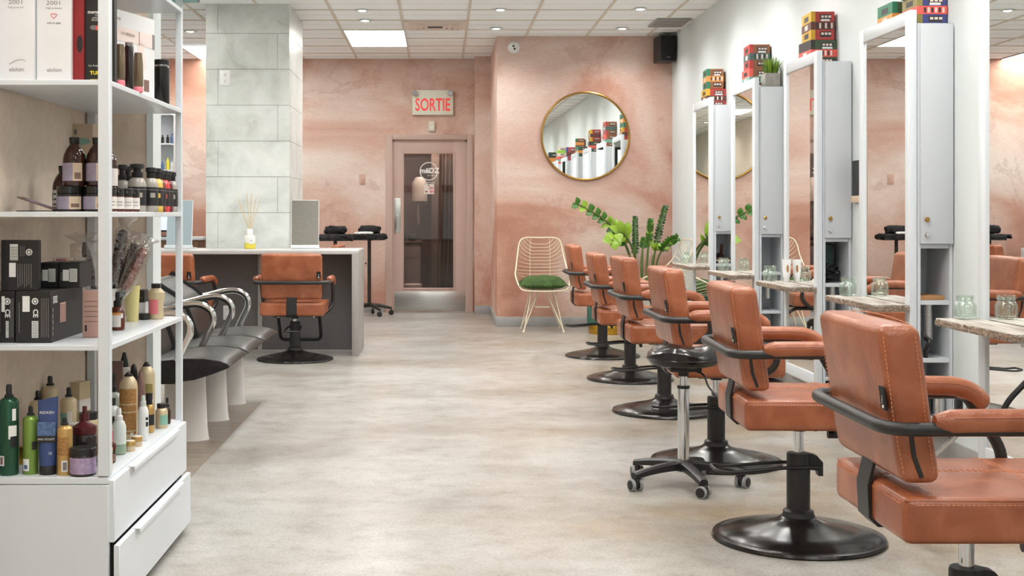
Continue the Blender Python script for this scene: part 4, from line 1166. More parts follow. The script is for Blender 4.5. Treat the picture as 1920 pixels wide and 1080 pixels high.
# ================================================================== RECEPTION AT THE FAR LEFT
t = thing('reception_counter', 'white topped counter with brown drawer front at far left', 'counter', (-3.2, 14.9, 0))
q = MB(); q.box(-.6, .43, 0, .5, .90, .935, 'white_laminate', .003); q.build('counter_top', t)
q = MB(); q.box(-.6, .41, .02, .48, 0, .90, 'wood_drawer', .003); q.build('body', t)
q = MB(); q.box(.24, .38, .005, .02, .77, .88, 'wood_drawer', .003); dr = q.build('drawer', t)
q = MB(); q.sphere((.31, -.004, .825), .014, 'brass'); q.build('knob', dr)
t = thing('computer_monitor', 'computer monitor with lit screen on the far left counter', 'monitor', (-3.18, 15.05, .935), R(15))
q = MB(); q.box(-.22, .22, 0, .03, .06, .36, 'black_plastic', .008); q.build('housing', t)
q = MB(); q.box(-.20, .20, -.004, .001, .08, .34, 'screen_lit'); q.build('screen', t)
q = MB(); q.box(-.1, .1, -.06, .08, 0, .012, 'black_plastic', .004); q.box(-.02, .02, .01, .03, .01, .1, 'black_plastic'); q.build('stand', t)
t = thing('product_shelf', 'white wall shelf of small bottles at far left, behind the display shelf', 'shelf', (-3.86, 15.45, 0))
for zz in (1.35, 1.72, 2.04, 2.4):
    q = MB(); q.box(.021, .61, 0, .224, zz, zz + .02, 'white_laminate', .002); q.build('shelf_board', t)
q = MB(); q.box(0, .02, 0, .24, 1.3, 2.45, 'white_laminate'); q.build('side_panel', t)
q = MB(); q.box(.61, .62, .12, .24, 1.3, 2.45, 'white_laminate'); q.build('side_panel', t)
q = MB(); q.box(0, .62, .225, .24, 1.3, 2.45, 'white_laminate'); q.build('back_panel', t)
cc = ['black_plastic', 'card_white', 'blue_light', 'bottle_red', 'yellow_ink', 'card_black', 'clear_plastic']
for zz, nm in ((1.37, 'lower'), (1.74, 'middle'), (2.06, 'upper')):
    for k in range(6):
        o = MB(); h = random.uniform(.09, .16); o.lathe([(.016, 0), (.018, .004), (.018, h * .7), (.008, h * .78), (.008, h)], cc[(k * 2 + int(zz * 10)) % 7], seg=12)
        tag(o.build('bottle', loc=(-3.52 + .05 * k + (.012 if k > 3 else 0), 15.52, zz)), 'tiny product bottle on the %s board of the far left wall shelf' % nm, 'bottle', 'tiny bottles on the %s board of the far shelf' % nm)
# ================================================================== MIRROR STATIONS ALONG THE RIGHT WALL
XM = 2.27; LN = .755
def make_station(label):
    t = thing('mirror_station', label, 'mirror station', group='white mirror stations along the right wall')
    z0, z1, fw = .16, 2.19, .068
    q = MB()
    for (a0, a1, c0, c1) in ((0, fw, z0, z1), (LN - fw, LN, z0, z1), (fw, LN - fw, z0, z0 + fw), (fw, LN - fw, z1 - fw, z1)):
        q.box(0, .034, a0, a1, c0, c1, 'white_lacquer', .0025, 2)
    q.build('mirror_frame', t)
    q = MB(); q.box(.010, .016, fw - .003, LN - fw + .003, z0 + fw - .003, z1 - fw + .003, 'mirror'); q.build('mirror_glass', t)
    q = MB(); X0, X1, T = .036, .207, .016
    q.box(X0, X0 + T, 0, LN, .14, 2.125, 'white_laminate', .001, 1); q.box(X1 - T, X1, 0, LN, .14, 2.125, 'white_laminate', .001, 1)
    q.box(X0 + T, X1 - T, 0.002, LN, 2.107, 2.125, 'white_laminate'); q.box(X0 + T, X1 - T, 0.002, LN, .14, .158, 'white_laminate')
    q.box(X0 + T, X1 - T, .285, .30, .158, 2.107, 'white_laminate'); q.box(X0 + T, X1 - T, LN - .016, LN, .158, 2.107, 'white_laminate')
    q.build('cabinet', t)
    for zz in (1.035, .762, .482, .196):
        q = MB(); q.box(X0 + T + .0005, X1 - T - .0005, .004, .284, zz, zz + .022, 'white_laminate', .001, 1); q.build('shelf_board', t)
    q = MB(); q.box(X0 + T - .006, X1 - .004, -.019, -.001, 1.058, 2.118, 'white_laminate', .0015, 2); d = q.build('door', t)
    for zz, nm, m in ((1.175, 'lock', 'brass'), (1.102, 'knob', 'chrome')):
        q = MB(); q.lathe([(.006, 0), (.006, .006), (.011, .010), (.0125, .016), (.009, .021), (0, .022)], m, seg=18); q.build(nm, d, loc=(.072, -.019, zz), rot=(R(90), 0, 0))
    q = MB(); q.lathe([(.023, -.17), (.023, 0)], 'brushed_steel', seg=24); q.build('dryer_holster', t, loc=(.108, .06, .760))
    q = MB(); q.box(.05, .20, .03, LN - .03, 0, .14, 'baseboard_grey'); q.build('plinth', t)
    q = MB(); q.box(-.18, -.068, .0, LN, .730, .762, 'weathered_wood', .003, 2); q.box(-.066, -.001, .0, LN, .730, .762, 'weathered_wood', .003, 2)
    for f in q.bm.faces:
        if abs(f.normal.z) < .5 or f.calc_center_median().z < .74: pass
    p = q.build('counter_plank', t)
    q = MB(); rnd = random.Random(3)
    # rough sawn edge: bark-like chips along the front and near end
    for k in range(46):
        y = LN * (k + .5) / 46; h = rnd.uniform(.010, .030); z = rnd.uniform(.731, .761 - h)
        q.box(-.1825 - rnd.uniform(0, .002), -.1795, y - LN / 92, y + LN / 92, z, z + h, 'weathered_edge')
    for k in range(14):
        x = -.178 + .176 * (k + .5) / 14; h = rnd.uniform(.012, .030); z = rnd.uniform(.731, .761 - h)
        q.box(x - .0062, x + .0062, -.003 - rnd.uniform(0, .0015), 0.001, z, z + h, 'weathered_edge')
    q.build('rough_edge', p)
    return t
YS = [11.54, 10.01, 8.475, 6.945, 5.405, 3.875, 2.345, .81]       # far ends
SN = ['white mirror station at the far end of the row, beside the leafy plant', 'white mirror station under the small grey grass pot, second from the far end', 'white mirror station under the yellow and brown boxes, a white tube on its plank',
      'white mirror station under the red-banded box, right behind the nearest chair', 'white mirror station cut by the right edge of the photo',
      'white mirror station past the right edge, first one out of the frame', 'white mirror station past the right edge, second one out of the frame', 'white mirror station past the right edge, third one out of the frame']
S0 = make_station(SN[0]); S0.location = (XM, YS[0] - LN, 0)
for k in range(1, 8): dup(S0, (XM, YS[k] - LN, 0), 0, SN[k])

def make_jar(label):
    t = thing('glass_jar', label, 'jar', group='clear glass jars on the station planks')
    q = MB(); q.lathe([(.036, 0), (.044, .006), (.046, .02), (.046, .056), (.040, .070), (.034, .075), (.034, .080), (.037, .081), (.037, .098), (.034, .100), (.0315, .098), (.0315, .078), (.036, .070), (.0425, .056), (.0425, .014), (.030, .010), (0, .010)], 'jar_glass', seg=32)
    q.build('glass', t)
    q = MB()
    for zz in (.084, .090): q.tube([(.0372 * math.cos(a * PI / 16), .0372 * math.sin(a * PI / 16), zz) for a in range(32)], .0012, 'jar_glass', seg=5, closed=True)
    q.build('screw_rim', t)
    return t
JP = ['on the farthest plank', 'on the plank under the grass pot', 'on the plank that also holds a white tube', 'on the plank right behind the nearest chair', 'on the plank cut by the right edge']
JX = [2.198, 2.203, 2.168, 2.195, 2.194]
ZP = .762
J0 = None
for st, lb in enumerate(JP):
    lb = 'clear glass jar ' + lb
    p = (JX[st], YS[st] - .052, ZP)
    if J0 is None: J0 = make_jar(lb); J0.location = p
    else: dup(J0, p, 1.3 * st, lb)
t = thing('product_tube', 'white product tube leaning by the mirror on the plank with a glass jar', 'tube', (2.247, 8.31, ZP))
q = MB()
for i in range(1): q.lathe([(.018, 0), (.019, .002), (.019, .03)], 'white_plastic', seg=20)
q.build('cap', t)
q = MB(); vs = []
for z, rx, ry in ((.03, .022, .022), (.07, .026, .018), (.12, .029, .008), (.138, .031, .003), (.146, .031, .002)):
    vs.append([q.bm.verts.new((rx * math.cos(a * PI / 10), ry * math.sin(a * PI / 10), z)) for a in range(20)])
fs = [q.bm.faces.new(vs[0][::-1]), q.bm.faces.new(vs[-1])]
for a, bb in zip(vs, vs[1:]): fs += [q.bm.faces.new((a[k], a[(k + 1) % 20], bb[(k + 1) % 20], bb[k])) for k in range(20)]
q._set(fs, 'white_plastic'); q.build('body', t)
q = MB(); q.sphere((.002, -.0175, .085), .022, 'tan_text', (.35, .12, 1.2)); q.build('label_print', t)

# ---- stacks of printed boxes on the cabinets
def deco_box(label, loc, w, d, h, front, spine, band, rz=0.0, motif='box_cream', win='box_black', vertical=True):
    """paperboard box: front faces the room's near end, spine faces the aisle, a paper band runs round it"""
    t = thing('printed_box', label, 'box', loc, rz, 'printed boxes stacked on the mirror stations')
    q = MB()
    q.box(-w / 2, w / 2, -d / 2, d / 2, 0, h, front, .002, 1)
    q.box(-w / 2 - .0008, -w / 2 + .026, -d / 2 - .0008, d / 2 + .0008, .0005, h + .0006, spine)
    for zc in (.2 * h, .8 * h):
        for s in (-1, 1):
            y0 = s * (d / 2 + .0006)
            a, c = min(y0, s * d / 2 * .98), max(y0, s * d / 2 * .98)
            q.box(-.018, w / 2 - .022, a, c, zc - .10 * h, zc + .10 * h, win)
            for k in range(3): q.box(-.010 + .022 * k, .006 + .022 * k, a - .0004, c + .0004, zc - .02 * h, zc + .06 * h, motif)
        q.box(-w / 2 - .0016, -w / 2, -d * .22, d * .22, zc - .09 * h, zc + .09 * h, win)
    q.build('body', t)
    q = MB(); e = .0016
    z0, z1 = .36 * h, .64 * h
    q.box(-w / 2 - e, w / 2 + e, -d / 2 - e, d / 2 + e, z0, z1, band)
    for k in range(6): q.box(-w / 2 + .032 + .018 * k, -w / 2 + .043 + .018 * k, -d / 2 - e - .0005, -d / 2, z0 + .008, z1 - .008, motif if k % 2 else win)
    q.box(-w / 2 - e - .0005, -w / 2, -d * .16, d * .16, z0 + .01, z1 - .01, motif)
    q.box(-.012, w / 2 - .03, -d / 2 - .001, -d / 2, z1 + .004, z1 + .016, 'card_white')
    q.build('paper_band', t)
    return t
ZT = 2.125
def stack(k, dy, items):
    z = ZT
    for (lb, w, d, h, fr_, sp_, bd_, rz, ox) in items:
        deco_box(lb, (XM + .125 + ox, YS[k] - LN + dy, z + .0005), w, d, h, fr_, sp_, bd_, R(rz)); z += h + .0005
stack(0, .44, [('yellow and red printed box, lower one on the farthest mirror station', .165, .24, .165, 'box_red', 'box_yellow', 'box_brown', 0, .0), ('green and umber box with an orange band, top one on the farthest mirror station', .142, .23, .172, 'box_umber', 'box_green', 'box_orange', -3, -.004)])
stack(1, .44, [('coral and umber box with a mint band, under the red box by the grass pot', .16, .24, .165, 'box_umber', 'box_coral', 'box_mint', 0, -.004), ('red and umber box with a slate band, top one beside the grass pot', .15, .22, .182, 'box_umber', 'box_red', 'box_slate', -2, .0)])
stack(2, .40, [('black and green box with a coral band, under the yellow and red box', .165, .24, .165, 'box_moss', 'box_black', 'box_coral', 2, -.002), ('yellow and red box with a brown band, top one of the third stack', .145, .23, .178, 'box_red', 'box_yellow', 'box_brown', -2, -.0)])
stack(3, .16, [('navy and white box with a coral band, low on the station behind the nearest chair', .145, .20, .145, 'box_navy', 'box_olive', 'box_coral', 0, .005), ('green box with an orange band, top one behind the nearest chair, cut by the frame', .14, .18, .17, 'box_umber', 'box_green', 'box_orange', 4, .0)])
stack(3, .48, [('green box with an orange band, far side of the station behind the nearest chair', .15, .22, .165, 'box_moss', 'box_green', 'box_orange', 0, -.004)])
stack(4, .40, [('dark red printed box on the station at the right edge, seen in the round mirror', .16, .22, .24, 'box_red', 'box_navy', 'box_brown', 0, 0)])
stack(5, .40, [('coral printed box past the right edge, seen small in the round mirror', .16, .22, .15, 'box_coral', 'box_coral', 'box_mint', 0, 0), ('lime and cream printed box past the right edge, seen small in the round mirror', .15, .22, .17, 'box_cream', 'box_cream', 'box_lime', 0, 0)])
stack(6, .40, [('dark moss printed box past the right edge, seen small in the round mirror', .16, .22, .30, 'box_moss', 'box_black', 'box_orange', 0, 0)])
stack(7, .40, [('red and black printed box past the right edge, seen smallest in the round mirror', .16, .22, .22, 'box_black', 'box_red', 'box_coral', 0, 0)])
# little grass pot
t = thing('grass_pot', 'small grey pot of upright grass beside the red box stack', 'plant', (XM + .137, YS[1] - LN + .07, ZT))
q = MB(); q.box(-.055, .055, -.055, .055, 0, .10, 'pot_concrete', .006, 2); q.box(-.047, .047, -.047, .047, .1, .1012, 'soil'); q.build('pot', t)
q = MB(); rnd = random.Random(5)
for k in range(150):
    x, y = rnd.uniform(-.042, .042), rnd.uniform(-.042, .042); h = rnd.uniform(.06, .125); dx_, dy_ = x * rnd.uniform(.2, 1.1), y * rnd.uniform(.2, 1.1)
    q.tube([(x, y, .10), (x + dx_ * .4, y + dy_ * .4, .10 + h * .6), (x + dx_, y + dy_, .10 + h)], .003, 'grass_green' if k % 3 else 'leaf_light', seg=4, rv=[.0032, .0026, .0006])
tag(q.build('grass_blades', t), kind='stuff')
# dryers, cables and cans inside the open niches
def dryer(label, loc, rot, m, cat='hair dryer'):
    t = thing('hair_dryer', label, cat, loc); t.rotation_euler = rot; t.scale = (.78, .78, .78)
    q = MB(); q.lathe([(.028, 0), (.036, .01), (.042, .05), (.044, .10), (.040, .14), (.030, .17), (.026, .20), (.026, .215)], m, seg=26); q.build('barrel', t)
    q = MB(); q.tube(catmull([(0, .03, .06), (.0, .09, .05), (0, .15, .035)], 5), .018, m, seg=14); q.build('handle', t)
    q = MB(); q.lathe([(.026, -.006), (.03, 0)], 'black_plastic', seg=20); q.build('intake_grille', t)
    return t
dryer('bronze hair dryer lying in the niche of the farthest station', (XM + .118, YS[0] - LN + .075, .822), (R(80), 0, R(180)), 'bronze_dryer')
o = MB(); rnd = random.Random(8)
for k in range(5):
    c = Vector((rnd.uniform(.09, .14), rnd.uniform(.08, .16), 0)); pts = []
    for i in range(26):
        a = i * .75 + k; rr = rnd.uniform(.025, .055)
        pts.append((min(.182, max(.066, c.x + rr * math.cos(a))), c.y + rr * math.sin(a) * .8, .794 + .0035 * i * (.5 + .5 * math.sin(a * .7 + k)) + .006 * k + .004))
    o.tube(catmull(pts, 3), .0042, 'black_plastic', seg=6)
tag(o.build('cable_tangle', loc=(XM, YS[2] - LN, 0)), 'tangle of black cables in the niche behind the white tube', 'cable')
o = MB(); o.box(.058, .16, .20, .215, .79, 1.02, 'box_slate', .008, 3); o.tube(fillet([(.058, .19, .795), (.058, .19, 1.015), (.165, .19, 1.015), (.165, .19, .795)], .03, 4), .004, 'black_plastic', seg=6)
tag(o.build('hand_mirror', loc=(XM, YS[2] - LN, 0)), 'dark framed square hand mirror standing behind the black cables', 'hand mirror')
o = MB(); o.box(.054, .172, .01, .20, .7845, .806, 'box_board', .002); tag(o.build('wooden_tray', loc=(XM, YS[3] - LN, 0)), 'thin tan wooden tray on the niche shelf behind the nearest chair', 'tray')
o = MB(); o.lathe([(.030, 0), (.032, .002), (.032, .085), (.034, .088), (.030, .090), (.029, .01), (0, .01)], 'chrome', seg=28); tag(o.build('metal_cup', loc=(XM + .155, YS[3] - LN + .05, .219)), 'shiny metal cup low in the station behind the nearest chair', 'cup')
dryer('black hair dryer on the low shelf behind the nearest chair', (XM + .09, YS[3] - LN + .07, .254), (R(88), 0, R(180)), 'black_plastic')
o = MB(); o.tube(catmull([(.085, .02, .535), (.085, .0, .56), (.095, -.005, .585), (.088, .03, .60)], 5), .012, 'black_plastic', seg=10); o.tube([(.085, .02, .505), (.085, .02, .54)], .010, 'black_plastic', seg=10)
tag(o.build('hair_clipper', loc=(XM, YS[3] - LN, 0)), 'black hair clipper poking out of the middle shelf behind the nearest chair', 'clipper')
for k, (lb) in ((0, 'dark towels folded in the niche of the farthest station'), (1, 'dark towels folded in the niche of the second farthest station')):
    o = MB()
    for j in range(3): o.box(.06, .18, .02, .2, .785 + .018 * j, .80 + .018 * j, ('dark_slot', 'label_cream', 'dark_slot')[j], .006, 2)
    if k == 0: tag(o.build('folded_towel', loc=(XM, YS[k] - LN, 0)), lb, 'towel')
    else: o.bm.free()
# magazine pocket on the wall between stations
t = thing('magazine', 'dark magazine in a wall pocket between two stations', 'magazine', (XR - .001, 7.57, 1.27))
q = MB(); q.box(-.026, 0, -.09, .09, 0, .04, 'label_cream', .002); q.build('wall_pocket', t)
q = MB(); n0 = q.mark(); q.box(-.016, -.008, -.085, .085, .01, .25, 'card_black', .001, 1); q.box(-.008, -.004, -.085, .085, .01, .24, 'card_white'); q.build('cover', t)

plate('power_outlet', 'black outlet low on the right wall beyond the nearest armrest', (XR - .0005, 6.12, .305), 'black_plastic', True, R(-90), .09, .09)
o = MB(); o.tube(catmull([(2.425, 5.84, .42), (2.415, 5.86, .30), (2.385, 5.90, .19), (2.32, 5.97, .09), (2.27, 6.02, .012)], 6), .011, 'chrome', seg=12)
tag(o.build('chrome_pipe'), 'thin bent chrome pipe by the right wall behind the nearest chair', 'pipe')

# ================================================================== WAITING BENCH
t = thing('waiting_bench', 'three seat black leather waiting bench with chrome arm loops', 'bench', (-1.36, 7.465, 0))
OX, OY = 1.36, -7.465
SEATS = [(6.50, 7.13), (7.145, 7.775), (7.79, 8.42)]
prof = [(-1.068, .428), (-1.078, .445), (-1.12, .462), (-1.20, .473), (-1.30, .474), (-1.42, .462), (-1.50, .452), (-1.575, .456), (-1.60, .44), (-1.59, .415), (-1.50, .375), (-1.42, .352), (-1.34, .345), (-1.25, .358), (-1.16, .388), (-1.09, .416)]
bp_ = [(-1.485, .445), (-1.512, .53), (-1.545, .615), (-1.60, .685), (-1.685, .742), (-1.765, .806)]
for k, (y0, y1) in enumerate(SEATS):
    q = MB(); a = []
    n = 12
    for i in range(n + 1):
        v = -1 + 2 * i / n; e = (1 - abs(v) ** 6)
        a.append([q.bm.verts.new((x + OX, y0 + .012 + (y1 - y0 - .024) * i / n + OY, z - .0 + (.014 * e - .012 if z > .43 else .0) )) for x, z in prof])
    fs = [q.bm.faces.new(a[0]), q.bm.faces.new(a[-1][::-1])]
    m = len(prof)
    for i in range(n): fs += [q.bm.faces.new((a[i][j], a[i + 1][j], a[i + 1][(j + 1) % m], a[i][(j + 1) % m])) for j in range(m)]
    q._set(fs, 'bench_leather'); s = q.build('seat', t, sharp=50)
    for yy, yz in ((y0, y0 + .014), (y1 - .014, y1)):
        q = MB(); cx = sum(x for x, z in prof) / m; cz = sum(z for x, z in prof) / m
        q.extrude_y([(cx + (x - cx) * .985 + OX, cz + (z - cz) * .93 - .004) for x, z in prof], yy + OY, yz + OY, 'black_fabric', .005, 2)
        q.build('side_panel', s)
    q = MB(); B = catmull([(x, 0, z) for x, z in bp_], 4); n = 10; a = []
    out = []
    for i, p in enumerate(B):
        tn = (B[min(i + 1, len(B) - 1)] - B[max(i - 1, 0)]).normalized(); nr = Vector((tn.z, 0, -tn.x))
        out.append((p, nr))
    ringp = [(p + nr * (.010 if 0 < i < len(B) - 1 else -.004)) for i, (p, nr) in enumerate(out)] + [(p - nr * (.045 if 0 < i < len(B) - 1 else .03)) for i, (p, nr) in list(enumerate(out))[::-1]]
    for i in range(n + 1):
        v = -1 + 2 * i / n; e = (1 - abs(v) ** 8)
        h = len(B)
        a.append([q.bm.verts.new((p.x + OX + (.008 * (e - 1) if j < h else 0), y0 + .012 + (y1 - y0 - .024) * i / n + OY, p.z)) for j, p in enumerate(ringp)])
    m = len(ringp); fs = [q.bm.faces.new(a[0]), q.bm.faces.new(a[-1][::-1])]
    for i in range(n): fs += [q.bm.faces.new((a[i][j], a[i + 1][j], a[i + 1][(j + 1) % m], a[i][(j + 1) % m])) for j in range(m)]
    q._set(fs, 'bench_leather'); bk = q.build('backrest', t, sharp=50)
    for yy in (y0 + .006, y1 - .006):
        q = MB(); q.tube([(p.x + OX - .018, yy + OY, p.z) for p, nr in out], .034, 'black_fabric', seg=12, flat=.22, up=(0, 1, 0)); q.build('edge_band', bk)
for y in (6.485, 7.1375, 7.7825, 8.435):
    pts = catmull([(-1.335, y, .455), (-1.30, y, .53), (-1.268, y, .605), (-1.285, y, .665), (-1.35, y, .698), (-1.44, y, .690), (-1.54, y, .665), (-1.66, y, .645), (-1.72, y, .665)], 6)
    q = MB(); q.tube([(p.x + OX, p.y + OY, p.z) for p in pts], .019, 'chrome', seg=14, flat=.55, up=(0, 1, 0)); q.build('arm', t)
q = MB(); q.box(-1.46 + OX, -1.36 + OX, 6.55 + OY, 8.38 + OY, .33, .37, 'black_metal', .006); q.build('rail', t)
for y in (6.82, 7.465, 8.11):
    q = MB(); q.lathe([(.104, 0), (.100, .012), (.095, .06), (.091, .16), (.086, .34)], 'pedestal_white', c=(-.0, y + OY, 0), seg=36, sx=1.25, sy=.78); q.build('leg', t)
# ================================================================== WHITE DISPLAY SHELF AT LEFT
UX0, UX1, UY0, UY1 = -1.345, -.986, 3.81, 4.90
LV = [.416, .810, 1.208, 1.601, 1.985]
t = thing('display_shelf', 'white open display shelf with two drawers at left, full of hair products', 'shelf', (UX1, UY0, 0))
def ub(x0, x1, y0, y1, z0, z1, m='white_lacquer', bev=.0015): return (x0 - UX1, x1 - UX1, y0 - UY0, y1 - UY0, z0, z1, m, bev, 1)
P = .034
for (x0, y0) in ((UX1 - P, UY0), (UX1 - .024, UY1 - .024), (UX0, UY0), (UX0, UY1 - .03)):
    x1 = x0 + (.010 if y0 == UY0 and x0 < -1.2 else P if y0 == UY0 else .024 if x0 > -1.2 else .03); y1 = y0 + (P if y0 == UY0 else .024 if x0 > -1.2 else .03)
    q = MB(); q.box(*ub(x0, x1, y0, y1, .42 if y0 == UY0 and x0 > -1.2 else .0, 2.02)); q.build('post', t)
for i, z in enumerate(LV):
    q = MB(); q.box(*ub(UX0 + .0005, UX1 - .0005 if i else UX1 - .004, UY0 + .001, UY1 - .001, z - (.016 if i else .02), z)); q.build('shelf_board', t)
q = MB()
q.box(*ub(UX0, UX1 - .002, UY0, UY0 + .018, .0, .394)); q.box(*ub(UX0, UX1 - .002, UY1 - .018, UY1, .0, .394)); q.box(*ub(UX0, UX0 + .012, UY0 + .018, UY1 - .018, .02, .394)); q.box(*ub(UX0 + .012, UX1 - .03, UY0 + .018, UY1 - .018, .03, .045))
q.box(*ub(UX0 + .05, UX1 - .04, UY0 + .02, UY1 - .02, 0, .03, 'desk_edge'))
q.build('cabinet', t)
for (z0, z1, px) in ((.222, .408, .0), (.025, .214, .016)):
    q = MB(); q.box(*ub(UX1 - .004 + px, UX1 + .014 + px, UY0 + .004, UY1 - .002, z0, z1, 'white_lacquer', .002)); q.box(*ub(UX1 - .30, UX1 - .005 + px, UY0 + .03, UY1 - .03, z0 + .01, z1 - .03, 'dark_slot', 0)); d = q.build('drawer', t)
    q = MB(); q.box(*ub(UX1 + .005 + px, UX1 + .030 + px, UY0 + .20, UY1 - .20, z1, z1 + .003, 'white_lacquer', .001)); q.box(*ub(UX1 + .027 + px, UX1 + .030 + px, UY0 + .20, UY1 - .20, z1 - .012, z1, 'white_lacquer', .001)); q.build('handle', d)

def at(px, d): return (px - 826) * d / 2400
def fdepth(py, z): return (1.2 - z) * 2400 / (py - 402)
def bottle(name, label, cat, loc, prof, mats, labels=(), rz=0, seg=28, group=None, cap=None, cname='cap', sx=1.0):
    """prof/mats make the vessel; labels: (r, z0, z1, angle, halfwidth, material); cap: (profile, material)"""
    t = thing(name, label, cat, loc, rz, group)
    q = MB(); q.lathe(prof, mats if isinstance(mats, str) else mats[0], seg=seg, mats=None if isinstance(mats, str) else list(mats), sy=sx); q.build('body', t)
    if cap:
        q = MB(); q.lathe(cap[0], cap[1], seg=20); q.build(cname, t)
    if labels:
        q = MB()
        for (r, z0, z1, a, hw, m) in labels: q.arcband(r, z0, z1, R(a - hw), R(a + hw), m)
        q.build('label_wrap', t)
    return t
def can(label, px, d, z, r, h, m, capm='black_plastic', labels=(), dome=.55, group=None, x=None, nozzle=True):
    sh = h * .80; s = r * dome
    body = [(r * .96, 0), (r, .003), (r, sh), (r * .93, sh + s * .35), (r * .72, sh + s * .75), (r * .5, sh + s)]
    top = sh + s
    nz = [(r * .46, top), (r * .46, top + .006), (r * .30, top + .008), (r * .30, h - .006), (r * .22, h), (0, h)]
    return bottle('spray_can', label, 'spray can', (at(px, d) if x is None else x, d, z), body, m, labels, R(random.uniform(-8, 8)), cap=(nz, capm), cname='nozzle', group=group)
CF = -58      # lettering side towards the aisle and the camera
# ---------------------------------------------------------------- bottom level
Z0 = LV[0]
can('tall dark green spray can at the left end of the bottom shelf', 17, 3.862, Z0, .0290, .272, 'green_can', labels=((.0291, .11, .15, -50, 25, 'white_ink'), (.0292, .085, .118, -45, 20, 'card_black'), (.0292, .03, .06, -118, 18, 'card_white'), (.0293, .034, .056, -118, 10, 'brown_card'), (.0292, .165, .20, -42, 12, 'white_ink')))
can('lime green spray can standing beside the dark green one', 57.5, 3.872, Z0, .0235, .205, 'lime_can', labels=((.0236, .012, .048, -108, 26, 'card_white'), (.0237, .018, .03, -108, 15, 'blue_light'), (.0236, .075, .10, -45, 18, 'card_black')))
# blue squeeze tube standing on its black cap
t = thing('product_tube', 'blue squeeze tube standing on its black cap, bottom shelf', 'tube', (at(90, 3.868), 3.868, Z0), R(4))
q = MB(); q.lathe([(.0245, 0), (.0255, .002), (.0255, .026), (.024, .028)], 'black_plastic', seg=28); q.build('cap', t)
q = MB(); vs = []
for z, rx, ry in ((.028, .0255, .0255), (.07, .027, .024), (.13, .0285, .018), (.18, .0295, .010), (.215, .030, .0035), (.228, .030, .002)):
    vs.append([q.bm.verts.new((rx * math.cos(a * PI / 14), ry * math.sin(a * PI / 14), z + (.006 * math.cos(a * PI / 14) if z > .2 else 0))) for a in range(28)])
fs = [q.bm.faces.new(vs[0][::-1]), q.bm.faces.new(vs[-1])]
for a, bb in zip(vs, vs[1:]): fs += [q.bm.faces.new((a[k], a[(k + 1) % 28], bb[(k + 1) % 28], bb[k])) for k in range(28)]
q._set(fs, 'blue_tube'); tb = q.build('body', t)
q = MB()
n0 = q.mark(); q.box(-.027, .027, -.0205, -.0195, .118, .16, 'blue_light'); q.box(-.027, .027, -.0222, -.0205, .098, .118, 'card_black'); q.xform(n0, Matrix.Identity(4))
q.build('label_print', tb)
text('REDKEN', .0115, 'white_ink', facing_y(.0, -.0145, .187), tb); text('MAX SCULPT', .0085, 'white_ink', facing_y(0, -.0226, .108), tb); text('15', .011, 'white_ink', facing_y(.012, -.0255, .066), tb)
can('small gold spray can at the front of the bottom shelf', 121.5, 3.862, Z0, .0232, .170, 'gold_can', labels=((.0233, .012, .045, -70, 22, 'card_white'), (.0234, .016, .04, -68, 14, 'grey_ink'), (.0233, .06, .115, -80, 40, 'tan_text')))
bottle('product_jar', 'purple labelled jar with black lid at the shelf corner', 'jar', (at(153, 3.85) + .004, 3.853, Z0), [(.036, 0), (.0385, .003), (.0385, .062), (.037, .064)], 'dark_jar', ((.0387, .008, .056, -85, 88, 'label_purple'),), cap=([(.0395, .064), (.0395, .082), (.037, .084), (0, .084)], 'black_plastic'), cname='lid')
bottle('pump_bottle', 'dark red pump bottle behind the purple jar', 'bottle', (at(158, 3.96), 3.965, Z0), [(.036, 0), (.038, .004), (.038, .095), (.036, .104), (.034, .106)], ['dark_jar'] * 5, cap=([(.037, .106), (.038, .112), (.037, .128), (.020, .138), (.014, .145), (.014, .166), (.007, .168), (.007, .19), (0, .19)], 'maroon'), cname='pump')
for px, d, lb, r, h, cm, lm in ((94, 4.34, 'beige spray can with pale green band, rear of the bottom shelf', .0285, .236, 'black_plastic', 'mint'), (71, 4.10, 'beige spray can with wide black top behind the lime can', .0265, .22, 'black_gloss', 'label_cream'), (129, 4.16, 'beige spray can with white and green label behind the gold can', .0255, .222, 'black_plastic', 'mint')):
    can(lb, px, d, Z0, r, h, 'beige_can', cm, ((r + .0001, .06, h * .64, -140, 45, lm), (r + .0001, .06, h * .66, -75, 18, 'label_white'), (r + .0001, .05, .10, -35, 20, lm)))
o = MB(); o.box(-.018, .018, -.012, .012, 0, .055, 'gold_foil', .001, 1); tag(o.build('carton', loc=(at(38.5, 4.02), 4.02, Z0), rot=(0, 0, R(10))), 'small gold carton between the green and lime cans', 'box')
o = MB(); o.box(-.02, .02, -.03, .03, 0, .21, 'beige_can', .001, 1); o.box(-.0205, -.01, -.031, .031, .05, .16, 'mint'); o.box(.0, .0205, -.031, .031, .11, .15, 'label_white'); tag(o.build('carton', loc=(at(150, 4.40), 4.40, Z0), rot=(0, 0, R(-20))), 'beige and green carton at the back of the bottom shelf', 'box')
bottle('product_jar', 'gold jar with black lid behind the dark red pump', 'jar', (at(166, 4.20), 4.2, Z0), [(.034, 0), (.037, .004), (.037, .095), (.03, .112)], 'beige_can', ((.0372, .02, .08, -75, 40, 'label_white'),), cap=([(.029, .112), (.03, .114), (.03, .134), (0, .136)], 'black_plastic'), cname='lid')
bottle('product_tub', 'white round tub between gold can and dark red pump', 'tub', (at(143, 4.10), 4.10, Z0), [(.026, 0), (.03, .003), (.03, .10), (.026, .115), (0, .118)], 'label_white')
